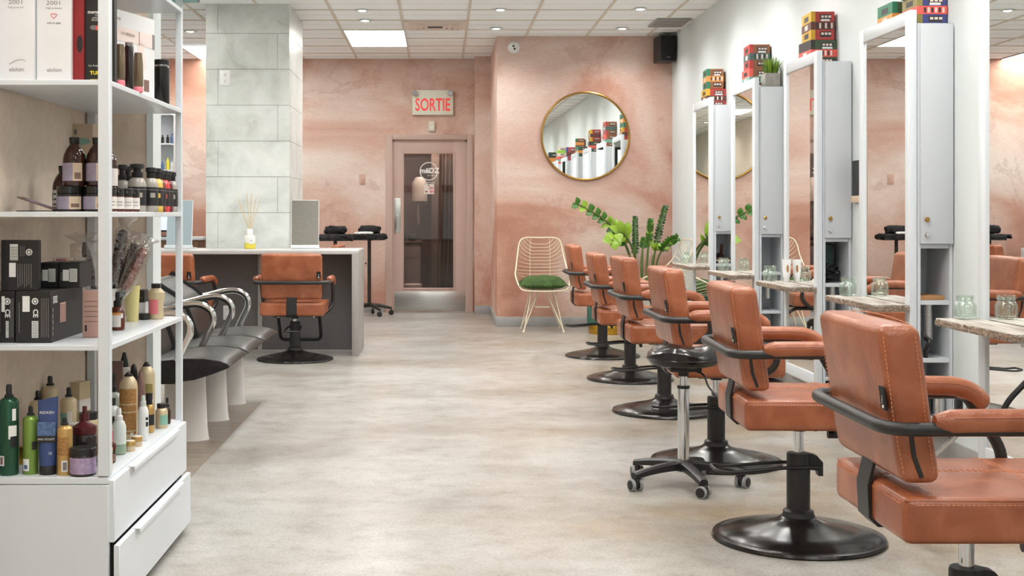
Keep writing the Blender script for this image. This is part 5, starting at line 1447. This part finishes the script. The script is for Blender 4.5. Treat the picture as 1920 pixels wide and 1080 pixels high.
# right-hand half, seen past the post
bottle('pump_bottle', 'clear pump bottle with black pump at the rear of the bottom shelf', 'bottle', (at(209, 4.52), 4.52, Z0), [(.034, 0), (.038, .004), (.038, .13), (.03, .15), (.016, .158)], 'clear_plastic', ((.0382, .03, .11, CF, 45, 'label_white'),), cap=([(.018, .158), (.018, .176), (.010, .18), (.016, .21), (.014, .222), (0, .222)], 'black_plastic'), cname='pump')
bottle('bottle', 'gold bottle with pink label beside the shelf post', 'bottle', (at(207, 4.19), 4.19, Z0), [(.021, 0), (.0235, .003), (.0235, .085), (.018, .096), (.012, .098)], 'beige_can', ((.0237, .02, .078, CF + 5, 48, 'pink_ink'),), cap=([(.013, .098), (.0135, .1), (.0135, .122), (0, .124)], 'black_plastic'))
bottle('spray_bottle', 'clear spray bottle of green liquid at the shelf front', 'bottle', (at(223, 4.19), 4.19, Z0), [(.020, 0), (.0235, .004), (.0235, .034), (.0235, .09), (.018, .106), (.011, .112)], ['green_liquid', 'green_liquid', 'clear_plastic', 'clear_plastic', 'clear_plastic'], cap=([(.0125, .112), (.0125, .124), (.008, .128), (.008, .142), (.0065, .15), (0, .15)], 'white_plastic'), cname='sprayer')
can('big gold spray can with lines of tan print, tallest beside the post', 241, 4.47, Z0, .0315, .232, 'beige_can', labels=((.0317, .02, .178, -75, 62, 'tan_text'), (.0319, .122, .126, -75, 60, 'beige_can'), (.0319, .095, .099, -75, 60, 'beige_can'), (.0319, .03, .034, -75, 60, 'beige_can'), (.0320, .012, .026, -48, 10, 'label_white')), dome=1.05)
can('gold spray can with green label near the far end of the bottom shelf', 275, 4.735, Z0, .0305, .238, 'beige_can', labels=((.0307, .10, .16, -62, 26, 'box_olive'), (.0308, .09, .12, -40, 12, 'label_white')), dome=1.05)
bottle('product_tube', 'pinkish cone shaped tube behind the white spray bottle', 'tube', (at(263, 4.62), 4.62, Z0), [(.022, 0), (.026, .01), (.026, .03), (.016, .17), (.005, .215), (0, .216)], 'brown_card')
bottle('spray_bottle', 'white spray bottle with a black printed box on its label', 'bottle', (at(268.5, 4.44), 4.44, Z0), [(.016, 0), (.0185, .004), (.0185, .10), (.014, .115), (.009, .12)], 'white_plastic', ((.0187, .05, .088, -30, 26, 'card_white'), (.0189, .072, .082, -34, 18, 'black_ink'), (.0189, .05, .066, -34, 16, 'black_ink')), cap=([(.0105, .12), (.0105, .134), (.007, .138), (.007, .15), (.005, .157), (0, .157)], 'clear_plastic'), cname='sprayer')
bottle('pump_bottle', 'amber oil bottle with black pump and black label', 'bottle', (at(280, 4.60), 4.60, Z0), [(.014, 0), (.017, .004), (.017, .085), (.013, .098), (.009, .102)], ['gold_can'] * 4, ((.0172, .028, .066, -45, 60, 'card_black'),), cap=([(.011, .102), (.011, .118), (.012, .12), (.012, .142), (0, .144)], 'black_plastic'), cname='pump')
bottle('product_jar', 'squat gold bottle with black lid and mint label', 'bottle', (at(303, 4.70), 4.70, Z0), [(.020, 0), (.0225, .004), (.0225, .062), (.018, .072), (.015, .074)], 'beige_can', ((.0227, .014, .05, CF + 10, 44, 'mint'),), cap=([(.0165, .074), (.017, .076), (.017, .090), (0, .091)], 'black_plastic'), cname='lid')
bottle('dropper_bottle', 'brown dropper bottle at the far right of the bottom shelf', 'bottle', (at(313.5, 4.79), 4.79, Z0), [(.011, 0), (.0135, .004), (.0135, .05), (.009, .062), (.007, .064)], 'amber_glass', cap=([(.0085, .064), (.0085, .074), (.005, .078), (.0055, .098), (0, .1)], 'black_plastic'), cname='dropper')
for px, d, lb in ((243.5, 4.245, 'small gold tin at the shelf edge, nearer of the pair'), (256.5, 4.33, 'small gold tin at the shelf edge, farther of the pair')):
    bottle('small_tin', lb, 'tin', (at(px, d), d, Z0), [(.0165, 0), (.0175, .002), (.0175, .017), (.0185, .018), (.0185, .032), (.016, .034), (0, .034)], ['gold_can', 'label_cream', 'gold_can', 'gold_can', 'gold_can', 'label_white'], group='small gold tins')
for px, d, lb, zz in ((200, 3.93, 'small gold tin close behind the shelf post, lower one', 0), (200, 3.93, 'small gold tin close behind the shelf post, upper one', .0345)):
    bottle('small_tin', lb, 'tin', (at(px, d), d, Z0 + zz), [(.0165, 0), (.0175, .002), (.0175, .017), (.0185, .018), (.0185, .032), (.016, .034), (0, .034)], ['gold_can', 'label_cream', 'gold_can', 'gold_can', 'gold_can', 'gold_can'], group='small gold tins')
bottle('product_jar', 'little brown jar with dark red lid beside the gold tins', 'jar', (at(206, 4.04), 4.04, Z0), [(.016, 0), (.018, .003), (.018, .04), (.016, .044)], 'dark_jar', ((.0182, .006, .03, CF, 60, 'brown_card'),), cap=([(.0195, .044), (.0195, .058), (.017, .062), (0, .062)], 'maroon'), cname='lid')
bottle('applicator_bottle', 'pale bottle with pointed black nozzle at the rear corner', 'bottle', (at(233, 4.78), 4.78, Z0), [(.028, 0), (.031, .004), (.031, .16), (.026, .20), (.014, .215)], 'label_white', cap=([(.015, .215), (.016, .22), (.014, .235), (.006, .268), (0, .27)], 'black_plastic'), cname='nozzle')
o = MB(); o.box(-.022, .022, -.012, .012, 0, .245, 'brown_card', .001, 1); tag(o.build('carton', loc=(at(219, 4.70), 4.70, Z0), rot=(0, 0, R(6))), 'brown carton standing by the pointed nozzle bottle', 'box')
bottle('bottle', 'dark bottle with curved black cap behind the big gold can', 'bottle', (at(251, 4.76), 4.76, Z0), [(.022, 0), (.024, .003), (.024, .15), (.014, .17)], 'dark_jar', cap=([(.014, .17), (.015, .172), (.013, .20), (.009, .222), (0, .23)], 'black_plastic'))
bottle('bottle', 'white bottle with black cap under the clear pump bottle', 'bottle', (at(211, 4.36), 4.36, Z0), [(.021, 0), (.024, .003), (.024, .115), (.017, .13), (.010, .134)], 'clear_plastic', ((.0242, .03, .10, CF, 40, 'label_white'),), cap=([(.010, .134), (.0105, .136), (.0105, .158), (0, .159)], 'black_plastic'))
# ---------------------------------------------------------------- second level: black cartons and brushes
Z1 = LV[1]
def black_carton(label, x0, x1, y0, y1, z0, z1, kind):
    t = thing('black_carton', label, 'box', ((x0 + x1) / 2, y0, z0), 0, 'black cartons on the second shelf')
    w, d, h = x1 - x0, y1 - y0, z1 - z0
    q = MB(); q.box(-w / 2, w / 2, 0, d, 0, h, 'card_black', .0015, 1); q.build('body', t)
    q = MB(); f = -.0006
    def r(u0, u1, v0, v1, m='white_ink'): q.box(-w / 2 + w * u0, -w / 2 + w * u1, f, 0, h * v0, h * v1, m)
    rnd = random.Random(len(label))
    if kind == 'tall':
        r(.24, .46, .60, .92); [r(.25, .45, .615 + .03 * k, .625 + .03 * k, 'black_ink') for k in range(9)]
        r(.22, .40, .27, .55)
        for k in range(7): r(.45 + .06 * k, .465 + .06 * k, .06 + .03 * (k % 3), .53, 'grey_ink')
        for k in range(3): r(.52 + .05 * k, .535 + .05 * k, .68, .88, 'grey_ink')
    elif kind == 'small':
        r(.20, .52, .28, .72); r(.50, .88, .24, .76); [r(.52 + .04 * k, .532 + .04 * k, .27, .73, 'grey_ink') for k in range(9)]
        for k in range(2): r(.10 + .05 * k, .12 + .05 * k, .3, .62, 'grey_ink')
    else:
        r(.20, .40, .60, .90); r(.46, .64, .10, .42); [r(.47, .63, .115 + .03 * k, .127 + .03 * k, 'black_ink') for k in range(10)]
        for k in range(5): r(.72 + .05 * k, .733 + .05 * k, .10 + .02 * (k % 2), .86, 'grey_ink')
        r(.10, .115, .2, .78, 'grey_ink')
    q.build('label_print', t)
    if kind != 'small':
        cu, cv = (.76, .76) if kind == 'tall' else (.55, .80)
        q = MB(); cx, cz = -w / 2 + w * cu, h * cv
        q.tube([(cx + .0085 * math.cos(a * PI / 12), f, cz + .0085 * math.sin(a * PI / 12)) for a in range(24)], .0018, 'white_ink', seg=5, closed=True); q.sphere((cx, f + .0003, cz), .0045, 'white_ink', (1, .08, 1)); q.build('emblem', t)
    if kind == 'low':
        mt = Matrix.Translation((-w / 2 + w * .56, f - .0002, h * .57)) @ Matrix.Rotation(R(90), 4, 'X') @ Matrix.Rotation(R(-90), 4, 'Z')
        text('CE', .021, 'white_ink', mt, t, bold=.0006)
        mt = Matrix.Rotation(R(90), 4, 'Z') @ Matrix.Rotation(R(90), 4, 'X')
        q = MB(); s = w / 2
        q.box(s, s + .0006, .09, .15, .055, .115, 'bag_pink'); [q.box(s + .0006, s + .0009, .092, .148, .059 + .006 * k, .062 + .006 * k, 'brown_card') for k in range(9)]
        q.box(s, s + .0006, .015, .06, .118, .14, 'grey_ink'); [q.box(s, s + .0006, .012, .020, .02 + .018 * k, .032 + .018 * k, 'grey_ink') for k in range(5)]
        q.build('side_print', t)
        text('S02', .03, 'white_ink', Matrix.Translation((s + .0012, .038, .129)) @ mt, t)
    return t
black_carton('black carton lying at the far left of the second shelf, lower left', -1.342, -1.293, 3.885, 4.17, Z1, Z1 + .157, 'low')
black_carton('black carton with a CE mark and pink barcode, lower row of the second shelf', -1.289, -1.180, 3.88, 4.22, Z1, Z1 + .158, 'low')
black_carton('tall black carton standing on top of the lower black cartons', -1.334, -1.222, 3.885, 3.917, Z1 + .1585, Z1 + .312, 'tall')
black_carton('small black carton on the lower row, left of the two', -1.266, -1.205, 4.03, 4.17, Z1 + .1585, Z1 + .238, 'small')
black_carton('small black carton on the lower row, right of the two, near the brushes', -1.2025, -1.136, 4.03, 4.17, Z1 + .1585, Z1 + .238, 'small')
t = thing('hair_clip_pack', 'clear pack of pink hair clips lying on the small black cartons', 'hair clips', (-1.185, 4.10, Z1 + .2385))
q = MB(); q.box(-.05, .05, -.03, .03, 0, .014, 'cellophane', .004, 2); q.build('pack', t)
q = MB(); q.tube([(-.03 + .014 * math.cos(a * PI / 8), .01 * math.sin(a * PI / 8), .006) for a in range(16)], .003, 'pink_ink', seg=6, closed=True); q.build('clip', t)
BT = (at(193, 4.50), 4.50)
t = thing('paper_bag', 'pinkish paper bag left of the shelf post, in front of the brushes', 'bag', (at(172, 4.07), 4.06, Z1), R(3))
q = MB(); q.box(-.024, .03, -.012, .012, 0, .148, 'bag_pink', .003, 2); q.build('body', t)
q = MB(); q.box(-.016, -.010, -.0126, -.012, .02, .04, 'black_ink'); [q.box(-.018, .024, -.0124, -.012, .05 + .016 * k, .052 + .016 * k, 'brown_card') for k in range(5)]; q.build('print', t)
t = thing('brush_tub', 'whitish round tub holding wrapped hair brushes', 'tub', (BT[0], BT[1], Z1))
q = MB(); q.lathe([(.052, 0), (.055, .002), (.062, .128), (.064, .131), (.060, .131), (.053, .006), (0, .006)], 'label_white', seg=36); q.build('body', t)
q = MB(); q.box(.012, .024, -.0605, -.0585, .03, .05, 'black_ink'); q.build('print', t)
def brush(label, base, tip, r, kind):
    b0, t0 = Vector(base), Vector(tip); d = (t0 - b0); L = d.length; rot = d.normalized().to_track_quat('Z', 'Y').to_euler()
    t = thing('hair_brush', label, 'hair brush', b0, 0, 'hair brushes wrapped in cellophane'); t.rotation_euler = rot
    q = MB(); q.lathe([(.006, 0), (.010, .01), (.011, L * .38), (.008, L * .45)], 'black_plastic', seg=14); q.build('handle', t)
    q = MB()
    if kind == 'paddle':
        q.sphere((0, 0, L * .72), 1.0, 'bristle', (.042, .012, L * .30), seg=20, rings=12)
    else:
        q.lathe([(r * .5, L * .42), (r * .85, L * .44), (r, L * .5), (r, L * .93), (r * .8, L * .98), (0, L)], 'copper_barrel' if kind == 'copper' else 'bristle', seg=18)
    q.build('head', t)
    if kind != 'paddle':
        q = MB()
        for i in range(16):
            for k in range(14):
                a = 2 * PI * (k + .5 * (i % 2)) / 14; z = L * (.47 + .46 * i / 15); c, s = math.cos(a), math.sin(a)
                q.tube([(r * c, r * s, z), (r * 1.28 * c, r * 1.28 * s, z)], .0011, 'bristle', seg=3, caps=False)
        tag(q.build('bristles', t), kind='stuff')
    q = MB(); R0 = (.052 if kind == 'paddle' else r * 1.75)
    q.lathe([(R0 * .45, L * .30), (R0 * .9, L * .45), (R0 * 1.05, L * .75), (R0 * .9, L * .99), (R0 * .4, L * 1.03), (R0 * .8, L * 1.09), (R0 * 1.15, L * 1.14)], 'cellophane', seg=22)
    rnd = random.Random(int(L * 9999))
    for v in q.bm.verts:
        k = 1 + rnd.uniform(-.14, .14); v.co.x *= k; v.co.y *= k; v.co.z += rnd.uniform(-.006, .006)
    q.bm.faces.ensure_lookup_table()
    for f in [f for f in q.bm.faces if len(f.verts) > 4]: q.bm.faces.remove(f)
    q.build('wrapper', t)
def S1(px, py, d): return (at(px, d), d, 1.2 - (py - 402) * d / 2400)
brush('dark paddle brush in cellophane leaning left in the tub', (BT[0] - .012, 4.50, Z1 + .02), S1(158, 456, 4.47), .02, 'paddle')
brush('dark round brush in cellophane pointing up out of the tub', (BT[0] + .012, 4.49, Z1 + .02), S1(232, 430, 4.5), .019, 'round')
brush('dark round brush in cellophane leaning right, between two others', (BT[0] + .024, 4.52, Z1 + .02), S1(255, 456, 4.54), .019, 'round')
brush('copper round brush in cellophane leaning farthest right', (BT[0] + .028, 4.475, Z1 + .02), S1(272, 464, 4.50), .016, 'copper')
bottle('dropper_bottle', 'amber dropper bottle with orange and white label on the second shelf', 'bottle', (at(219.5, 4.31), 4.315, Z1), [(.022, 0), (.0245, .003), (.0245, .062), (.016, .078), (.010, .081)], 'amber_red', ((.0247, .012, .052, -92, 42, 'label_white'), (.0249, .052, .060, -92, 42, 'box_orange'), (.0249, .042, .058, -40, 9, 'card_white')), cap=([(.013, .081), (.013, .098), (.0065, .102), (.0075, .118), (.006, .128), (0, .13)], 'black_plastic'), cname='dropper')
bottle('yellow_cup', 'tall translucent yellow cup behind the amber dropper bottle', 'cup', (at(248, 4.66), 4.66, Z1), [(.020, 0), (.021, .002), (.028, .132), (.026, .132), (.019, .006), (0, .006)], 'pale_yellow')
o = MB(); o.box(-.001, .024, -.03, .03, 0, .062, 'card_white', .001, 1); o.box(-.0015, .0245, -.031, .031, .062, .108, 'card_black', .001, 1); o.box(.006, .016, -.0315, -.031, .078, .080, 'grey_ink')
tag(o.build('carton', loc=(at(262, 4.80), 4.80, Z1)), 'white and black carton behind the yellow cup', 'box')
bottle('product_bottle', 'waisted gold bottle with magenta label at the right of the second shelf', 'bottle', (at(292.5, 4.775), 4.775, Z1), [(.026, 0), (.029, .004), (.027, .035), (.027, .055), (.032, .085), (.031, .10), (.018, .114), (.014, .116)], 'beige_can', ((.0295, .020, .078, -100, 36, 'pink_ink'),), cap=([(.017, .116), (.0175, .118), (.0175, .132), (0, .133)], 'black_plastic'))
bottle('small_jar', 'loose flat black cap on the second shelf beside the waisted gold bottle', 'jar', (at(272.5, 4.76), 4.74, Z1), [(.017, 0), (.019, .001), (.019, .022), (.017, .024), (0, .024)], 'black_plastic')  # loose black cap, built as a closed flat cylinder
o = MB(); o.box(-.006, .006, -.002, .002, 0, .125, 'card_white'); o.box(-.004, .004, -.0026, -.002, .04, .06, 'pink_ink'); tag(o.build('price_card', loc=(at(201.5, 4.09), 4.09, Z1), rot=(R(-4), 0, 0)), 'narrow white card standing beside the shelf post', 'card')
# ---------------------------------------------------------------- third level: amber bottles, jars and a row of pumps
Z2 = LV[2]
JARS = 'dark jars with lilac and white labels'
for px, d, lb in ((132, 4.02, 'dark jar with lilac label, leftmost under the amber bottles'), (181, 4.03, 'dark jar with lilac label, half behind the shelf post')):
    bottle('product_jar', lb, 'jar', (at(px, d), d, Z2), [(.040, 0), (.0415, .003), (.0415, .055), (.039, .058)], 'dark_jar', ((.0417, .008, .048, -128, 48, 'label_lilac'), (.0417, .008, .048, -52, 28, 'label_cream'), (.0419, .014, .026, -54, 18, 'brown_card')), cap=([(.042, .058), (.042, .078), (.040, .08), (0, .08)], 'black_gloss'), cname='lid', group=JARS)
for px, d, z, lb in ((139.5, 4.02, Z2 + .0805, 'amber bottle with lilac label on top of the left dark jar'), (183, 4.03, Z2 + .0805, 'amber bottle with lilac label, mostly behind the shelf post'), (200, 4.14, Z2 + .068, 'amber bottle with dotted white label just right of the shelf post'), (119, 4.25, Z2, 'amber bottle with dotted label standing low behind the dark jars')):
    far = z == Z2
    dot = 'dotted' in lb
    lbl = ((.0357, .016, .072, -128, 46, 'label_lilac'), (.0357, .016, .072, -58, 24, 'label_cream'), (.0359, .022, .042, -58, 16, 'brown_card')) if not dot else ((.0357, .016, .072, -70, 70, 'label_white'),) + tuple((.0360, .022 + .017 * k, .028 + .017 * k, a, 7, 'black_ink') for k in range(3) for a in ((-120, -140) if far else (-62, -82)))
    bottle('amber_bottle', lb, 'bottle', (at(px, d), d, z), [(.033, 0), (.0355, .004), (.0355, .083), (.033, .098), (.025, .116), (.016, .128), (.0135, .132)], 'amber_glass', lbl, cap=([(.0145, .132), (.0155, .134), (.0165, .150), (.0165, .153), (0, .154)], 'black_gloss'), group='amber bottles on the third shelf')
bottle('product_jar', 'dark jar under the amber bottle just right of the post', 'jar', (at(200, 4.14), 4.14, Z2), [(.034, 0), (.036, .003), (.036, .048), (.034, .05)], 'dark_jar', ((.0362, .008, .044, -60, 40, 'label_white'),), cap=([(.0365, .05), (.0365, .066), (.035, .0675), (0, .0675)], 'black_gloss'), cname='lid', group=JARS)
for k, (px, d) in enumerate(((207, 3.93), (221.5, 4.01), (238, 4.13), (251, 4.23))):
    lb = 'small dark jar with white label right of the post, %s in its row' % ('first', 'second', 'third', 'last')[k]
    bottle('small_jar', lb, 'jar', (at(px, d), d, Z2), [(.0175, 0), (.019, .002), (.019, .046), (.0165, .05)], 'amber_red', ((.0192, .009, .046, -60, 62, 'label_white'), (.0194, .02, .022, -62, 30, 'grey_ink'), (.0194, .03, .032, -62, 30, 'grey_ink')), cap=([(.0185, .05), (.0185, .074), (.017, .076), (0, .076)], 'black_gloss'), cname='lid', group='small dark jars with white labels')
PB = [(257, 4.38, 'bottle_clear', 'grey', .165), (283, 4.44, 'bottle_clear', 'silver', .155), (293, 4.52, 'bottle_yellow', 'yellow', .155), (298.5, 4.60, 'bottle_rust', 'rust brown', .152), (306, 4.68, 'bottle_red', 'bright red', .152), (312.5, 4.76, 'bottle_wine', 'wine red', .152), (321, 4.835, 'bottle_clear', 'pale, last in the row', .152), (229, 4.70, 'bottle_clear', 'clear, at the rear left', .175), (240, 4.78, 'bottle_clear', 'clear, at the rear right', .172)]
for px, d, m, nm, h in PB:
    r = .031 if px == 257 else .024
    bottle('pump_bottle', 'pump bottle with dark label, its bands %s' % nm, 'bottle', (at(px, d), d, Z2), [(r * .9, 0), (r, .004), (r, .012), (r, .014), (r, .084), (r, .094), (r * .8, .112), (r * .45, .120)], [m, m, m, m, m, m, m], ((r + .0002, .022, .086, -90, 175, 'card_black'), (r + .0004, .050, .066, -62, 20, m), (r + .0004, .076, .078, -80, 80, 'grey_ink')),
           cap=([(r * .6, .118), (r * .64, .120), (r * .64, .136), (r * .42, .138), (r * .42, h - .018), (r * .78, h - .016), (r * .78, h - .002), (r * .5, h), (0, h)], 'black_plastic'), cname='pump', group='dark labelled pump bottles along the shelf edge')
o = MB(); o.box(-.055, .055, -.02, .02, 0, .325, 'label_cream', .001, 1); o.box(-.0555, -.03, -.0205, .0205, .0, .3252, 'label_white'); o.sphere((.012, -.0203, .26), .03, 'mint', (1.1, .03, .45)); o.sphere((.012, -.0203, .20), .028, 'mint', (.9, .03, .6)); o.sphere((-.012, -.0203, .295), .010, 'grey_ink', (.6, .03, 1))
tag(o.build('carton', loc=(at(152, 4.72), 4.72, Z2), rot=(0, 0, R(-10))), 'tall cream carton with grey green ovals behind the amber bottles', 'box')
t = thing('brochure', 'dark brochure lying open at the left of the third shelf', 'brochure', (at(70, 4.02), 4.02, Z2 + .001))
q = MB(); n0 = q.mark(); q.box(-.058, .058, -.03, .03, .0, .004, 'brown_card', .001, 1); q.box(-.035, .04, -.024, .026, .004, .0045, 'label_lilac'); q.xform(n0, Matrix.Translation((0, 0, .024)) @ Matrix.Rotation(R(19), 4, 'Y')); q.build('cover', t)
q = MB(); q.box(-.06, .055, -.02, .04, 0, .003, 'black_plastic', .001, 1); q.build('page', t)
# ---------------------------------------------------------------- fourth level: boxed hair dryers
Z3 = LV[3]
def tall_box(label, px0, px1, d, h, dep, m, rz=0, group=None):
    x0, x1 = at(px0, d), at(px1, d); w = x1 - x0
    t = thing('dryer_box', label, 'box', ((x0 + x1) / 2, d, Z3), R(rz), group)
    q = MB(); q.box(-w / 2, w / 2, 0, dep, 0, h, m, .0015, 1); q.build('body', t)
    return t, w, h
WB = 'white hair dryer boxes on the fourth shelf'
for px0, px1, d, lb in ((-4, 64, 3.845, 'white hair dryer box at the left end of the fourth shelf'), (68, 134, 3.86, 'white hair dryer box with a small pink heart')):
    t, w, h = tall_box(lb, px0, px1, d, .27, .26, 'card_white', 0, WB)
    text('elchim', .0175, 'grey_ink', facing_y(.002, -.0008, .034), t); text('2001', .0175, 'grey_ink', facing_y(.0, -.0008, .236), t, xs=1.35); text('High pressure', .0085, 'grey_ink', facing_y(0, -.0008, .221), t); text('elchim', .019, 'box_brown', facing_y(.0, -.0008, .254), t)
    if 'heart' in lb:
        q = MB(); q.tube([(.0085 * 16 * math.sin(a) ** 3 / 16 * 1.05, -.0008, .198 + .0085 * (13 * math.cos(a) - 5 * math.cos(2 * a) - 2 * math.cos(3 * a) - math.cos(4 * a)) / 16) for a in [2 * PI * k / 40 for k in range(40)]], .0011, 'pink_ink', seg=4, closed=True)
        q.build('heart_print', t); text('with le style', .0085, 'black_ink', facing_y(0, -.0008, .176), t)
    else:
        q = MB(); q.tube(catmull([(-.02, -.0008, .05), (0, -.0008, .062), (.02, -.0008, .064), (.03, -.0008, .058)], 5), .0005, 'grey_ink', seg=4); q.build('print_line', t)
t, w, h = tall_box('narrow red hair dryer box between the white and the black box', 134.5, 157.5, 3.875, .27, .24, 'card_red')
q = MB(); q.sphere((.006, -.0002, .115), .02, 'black_ink', (.45, .03, 1.3)); q.build('print', t)
t, w, h = tall_box('black hair dryer box with white and yellow lettering behind the post', 158.5, 215, 3.885, .27, .03, 'card_black')
text('megaturbo', .0155, 'white_ink', facing_y(-.002, -.0008, .213), t, bold=.0003)
for k, (s, z) in enumerate((('ITALIAN', .202), ('HIGH POWER', .195), ('PROFESSIONAL', .188))): text(s, .0072, 'white_ink', facing_y(0, -.0008, z), t)
text('For Professional Only', .0075, 'white_ink', facing_y(0, -.0008, .050), t); text('TURBO', .0150, 'yellow_ink', facing_y(-.004, -.0008, .028), t, bold=.0006); text('www.turbo.com', .0085, 'yellow_ink', facing_y(0, -.0008, .009), t)
q = MB(); q.box(-.012, .012, -.0008, 0, .158, .172, 'box_coral'); q.sphere((-.018, -.0004, .166), .009, 'grey_ink', (1.2, .05, .8)); q.box(-.004, .006, -.0008, 0, .13, .158, 'box_coral'); q.build('print', t)
t = thing('dryer_box', 'white box printed with a pale hair dryer, right of the post', 'box', (-1.030, 4.325, Z3), R(74))
q = MB(); q.box(-.13, .13, 0, .10, 0, .275, 'card_white', .0015, 1); q.build('body', t)
q = MB(); f = -.0012
q.box(-.128, .112, f, 0, .172, .219, 'pale_rose', .001, 1); q.box(.112, .129, f, 0, .170, .221, 'grey_ink'); q.box(.02, .0235, f - .0005, 0, .172, .219, 'brown_card')
n0 = q.mark(); q.box(-.02, .02, f, 0, -.085, .01, 'pale_rose', .001, 1); q.xform(n0, Matrix.Translation((.03, 0, .172)) @ Matrix.Rotation(R(-16), 4, 'Y')); q.box(.055, .09, f, 0, .02, .06, 'brown_card'); q.build('dryer_print', t)
text('LA SIRENA', .015, 'brown_card', facing_y(-.055, -.0018, .199), t, xs=1.3); text('ve', .02, 'brown_card', facing_y(-.112, -.0008, .246), t, xs=1.4)
for px, d, m, lb in ((225, 4.0, 'label_cream', 'bronze tinted bottle with pink cap below the printed dryer, left one'), (259, 4.21, 'label_cream', 'bronze tinted bottle with pink cap below the printed dryer, right one'), (242, 4.105, 'dark_jar', 'slim dark bottle between the two bronze tinted bottles')):
    dark = m == 'dark_jar'
    bottle('bottle', lb, 'bottle', (at(px, d), d, Z3), [(.014, .018), (.0165, .024), (.016, .09), (.0135, .125), (.0125, .13)] if not dark else [(.013, 0), (.0145, .003), (.0145, .135), (.012, .14)], 'bronze_tint' if not dark else 'dark_jar', cap=([(.0155, 0), (.016, .002), (.0155, .016), (.012, .022)], 'pink_ink') if not dark else ([(.0125, .14), (.0125, .15), (0, .151)], 'grey_ink'), cname='cap')
bottle('round_tin', 'tall glossy black tin at the far end of the fourth shelf', 'tin', (at(305, 4.83), 4.80, Z3), [(.030, 0), (.032, .003), (.032, .148), (.028, .152), (.026, .156), (.031, .158), (.031, .176), (.028, .178), (0, .178)], ['black_gloss'] * 3 + ['chrome'] * 2 + ['black_gloss'] * 3)
o = MB(); o.box(-.085, .085, -.075, .075, 0, .10, 'card_teal', .0015, 1); o.box(.0853, .086, -.0745, .0745, .001, .099, 'card_black')
tag(o.build('teal_box', loc=(UX1 - .034, UY1 + .022 - .03, LV[4] + .0355)), 'teal box on the top of the white display shelf, cut by the frame', 'box')
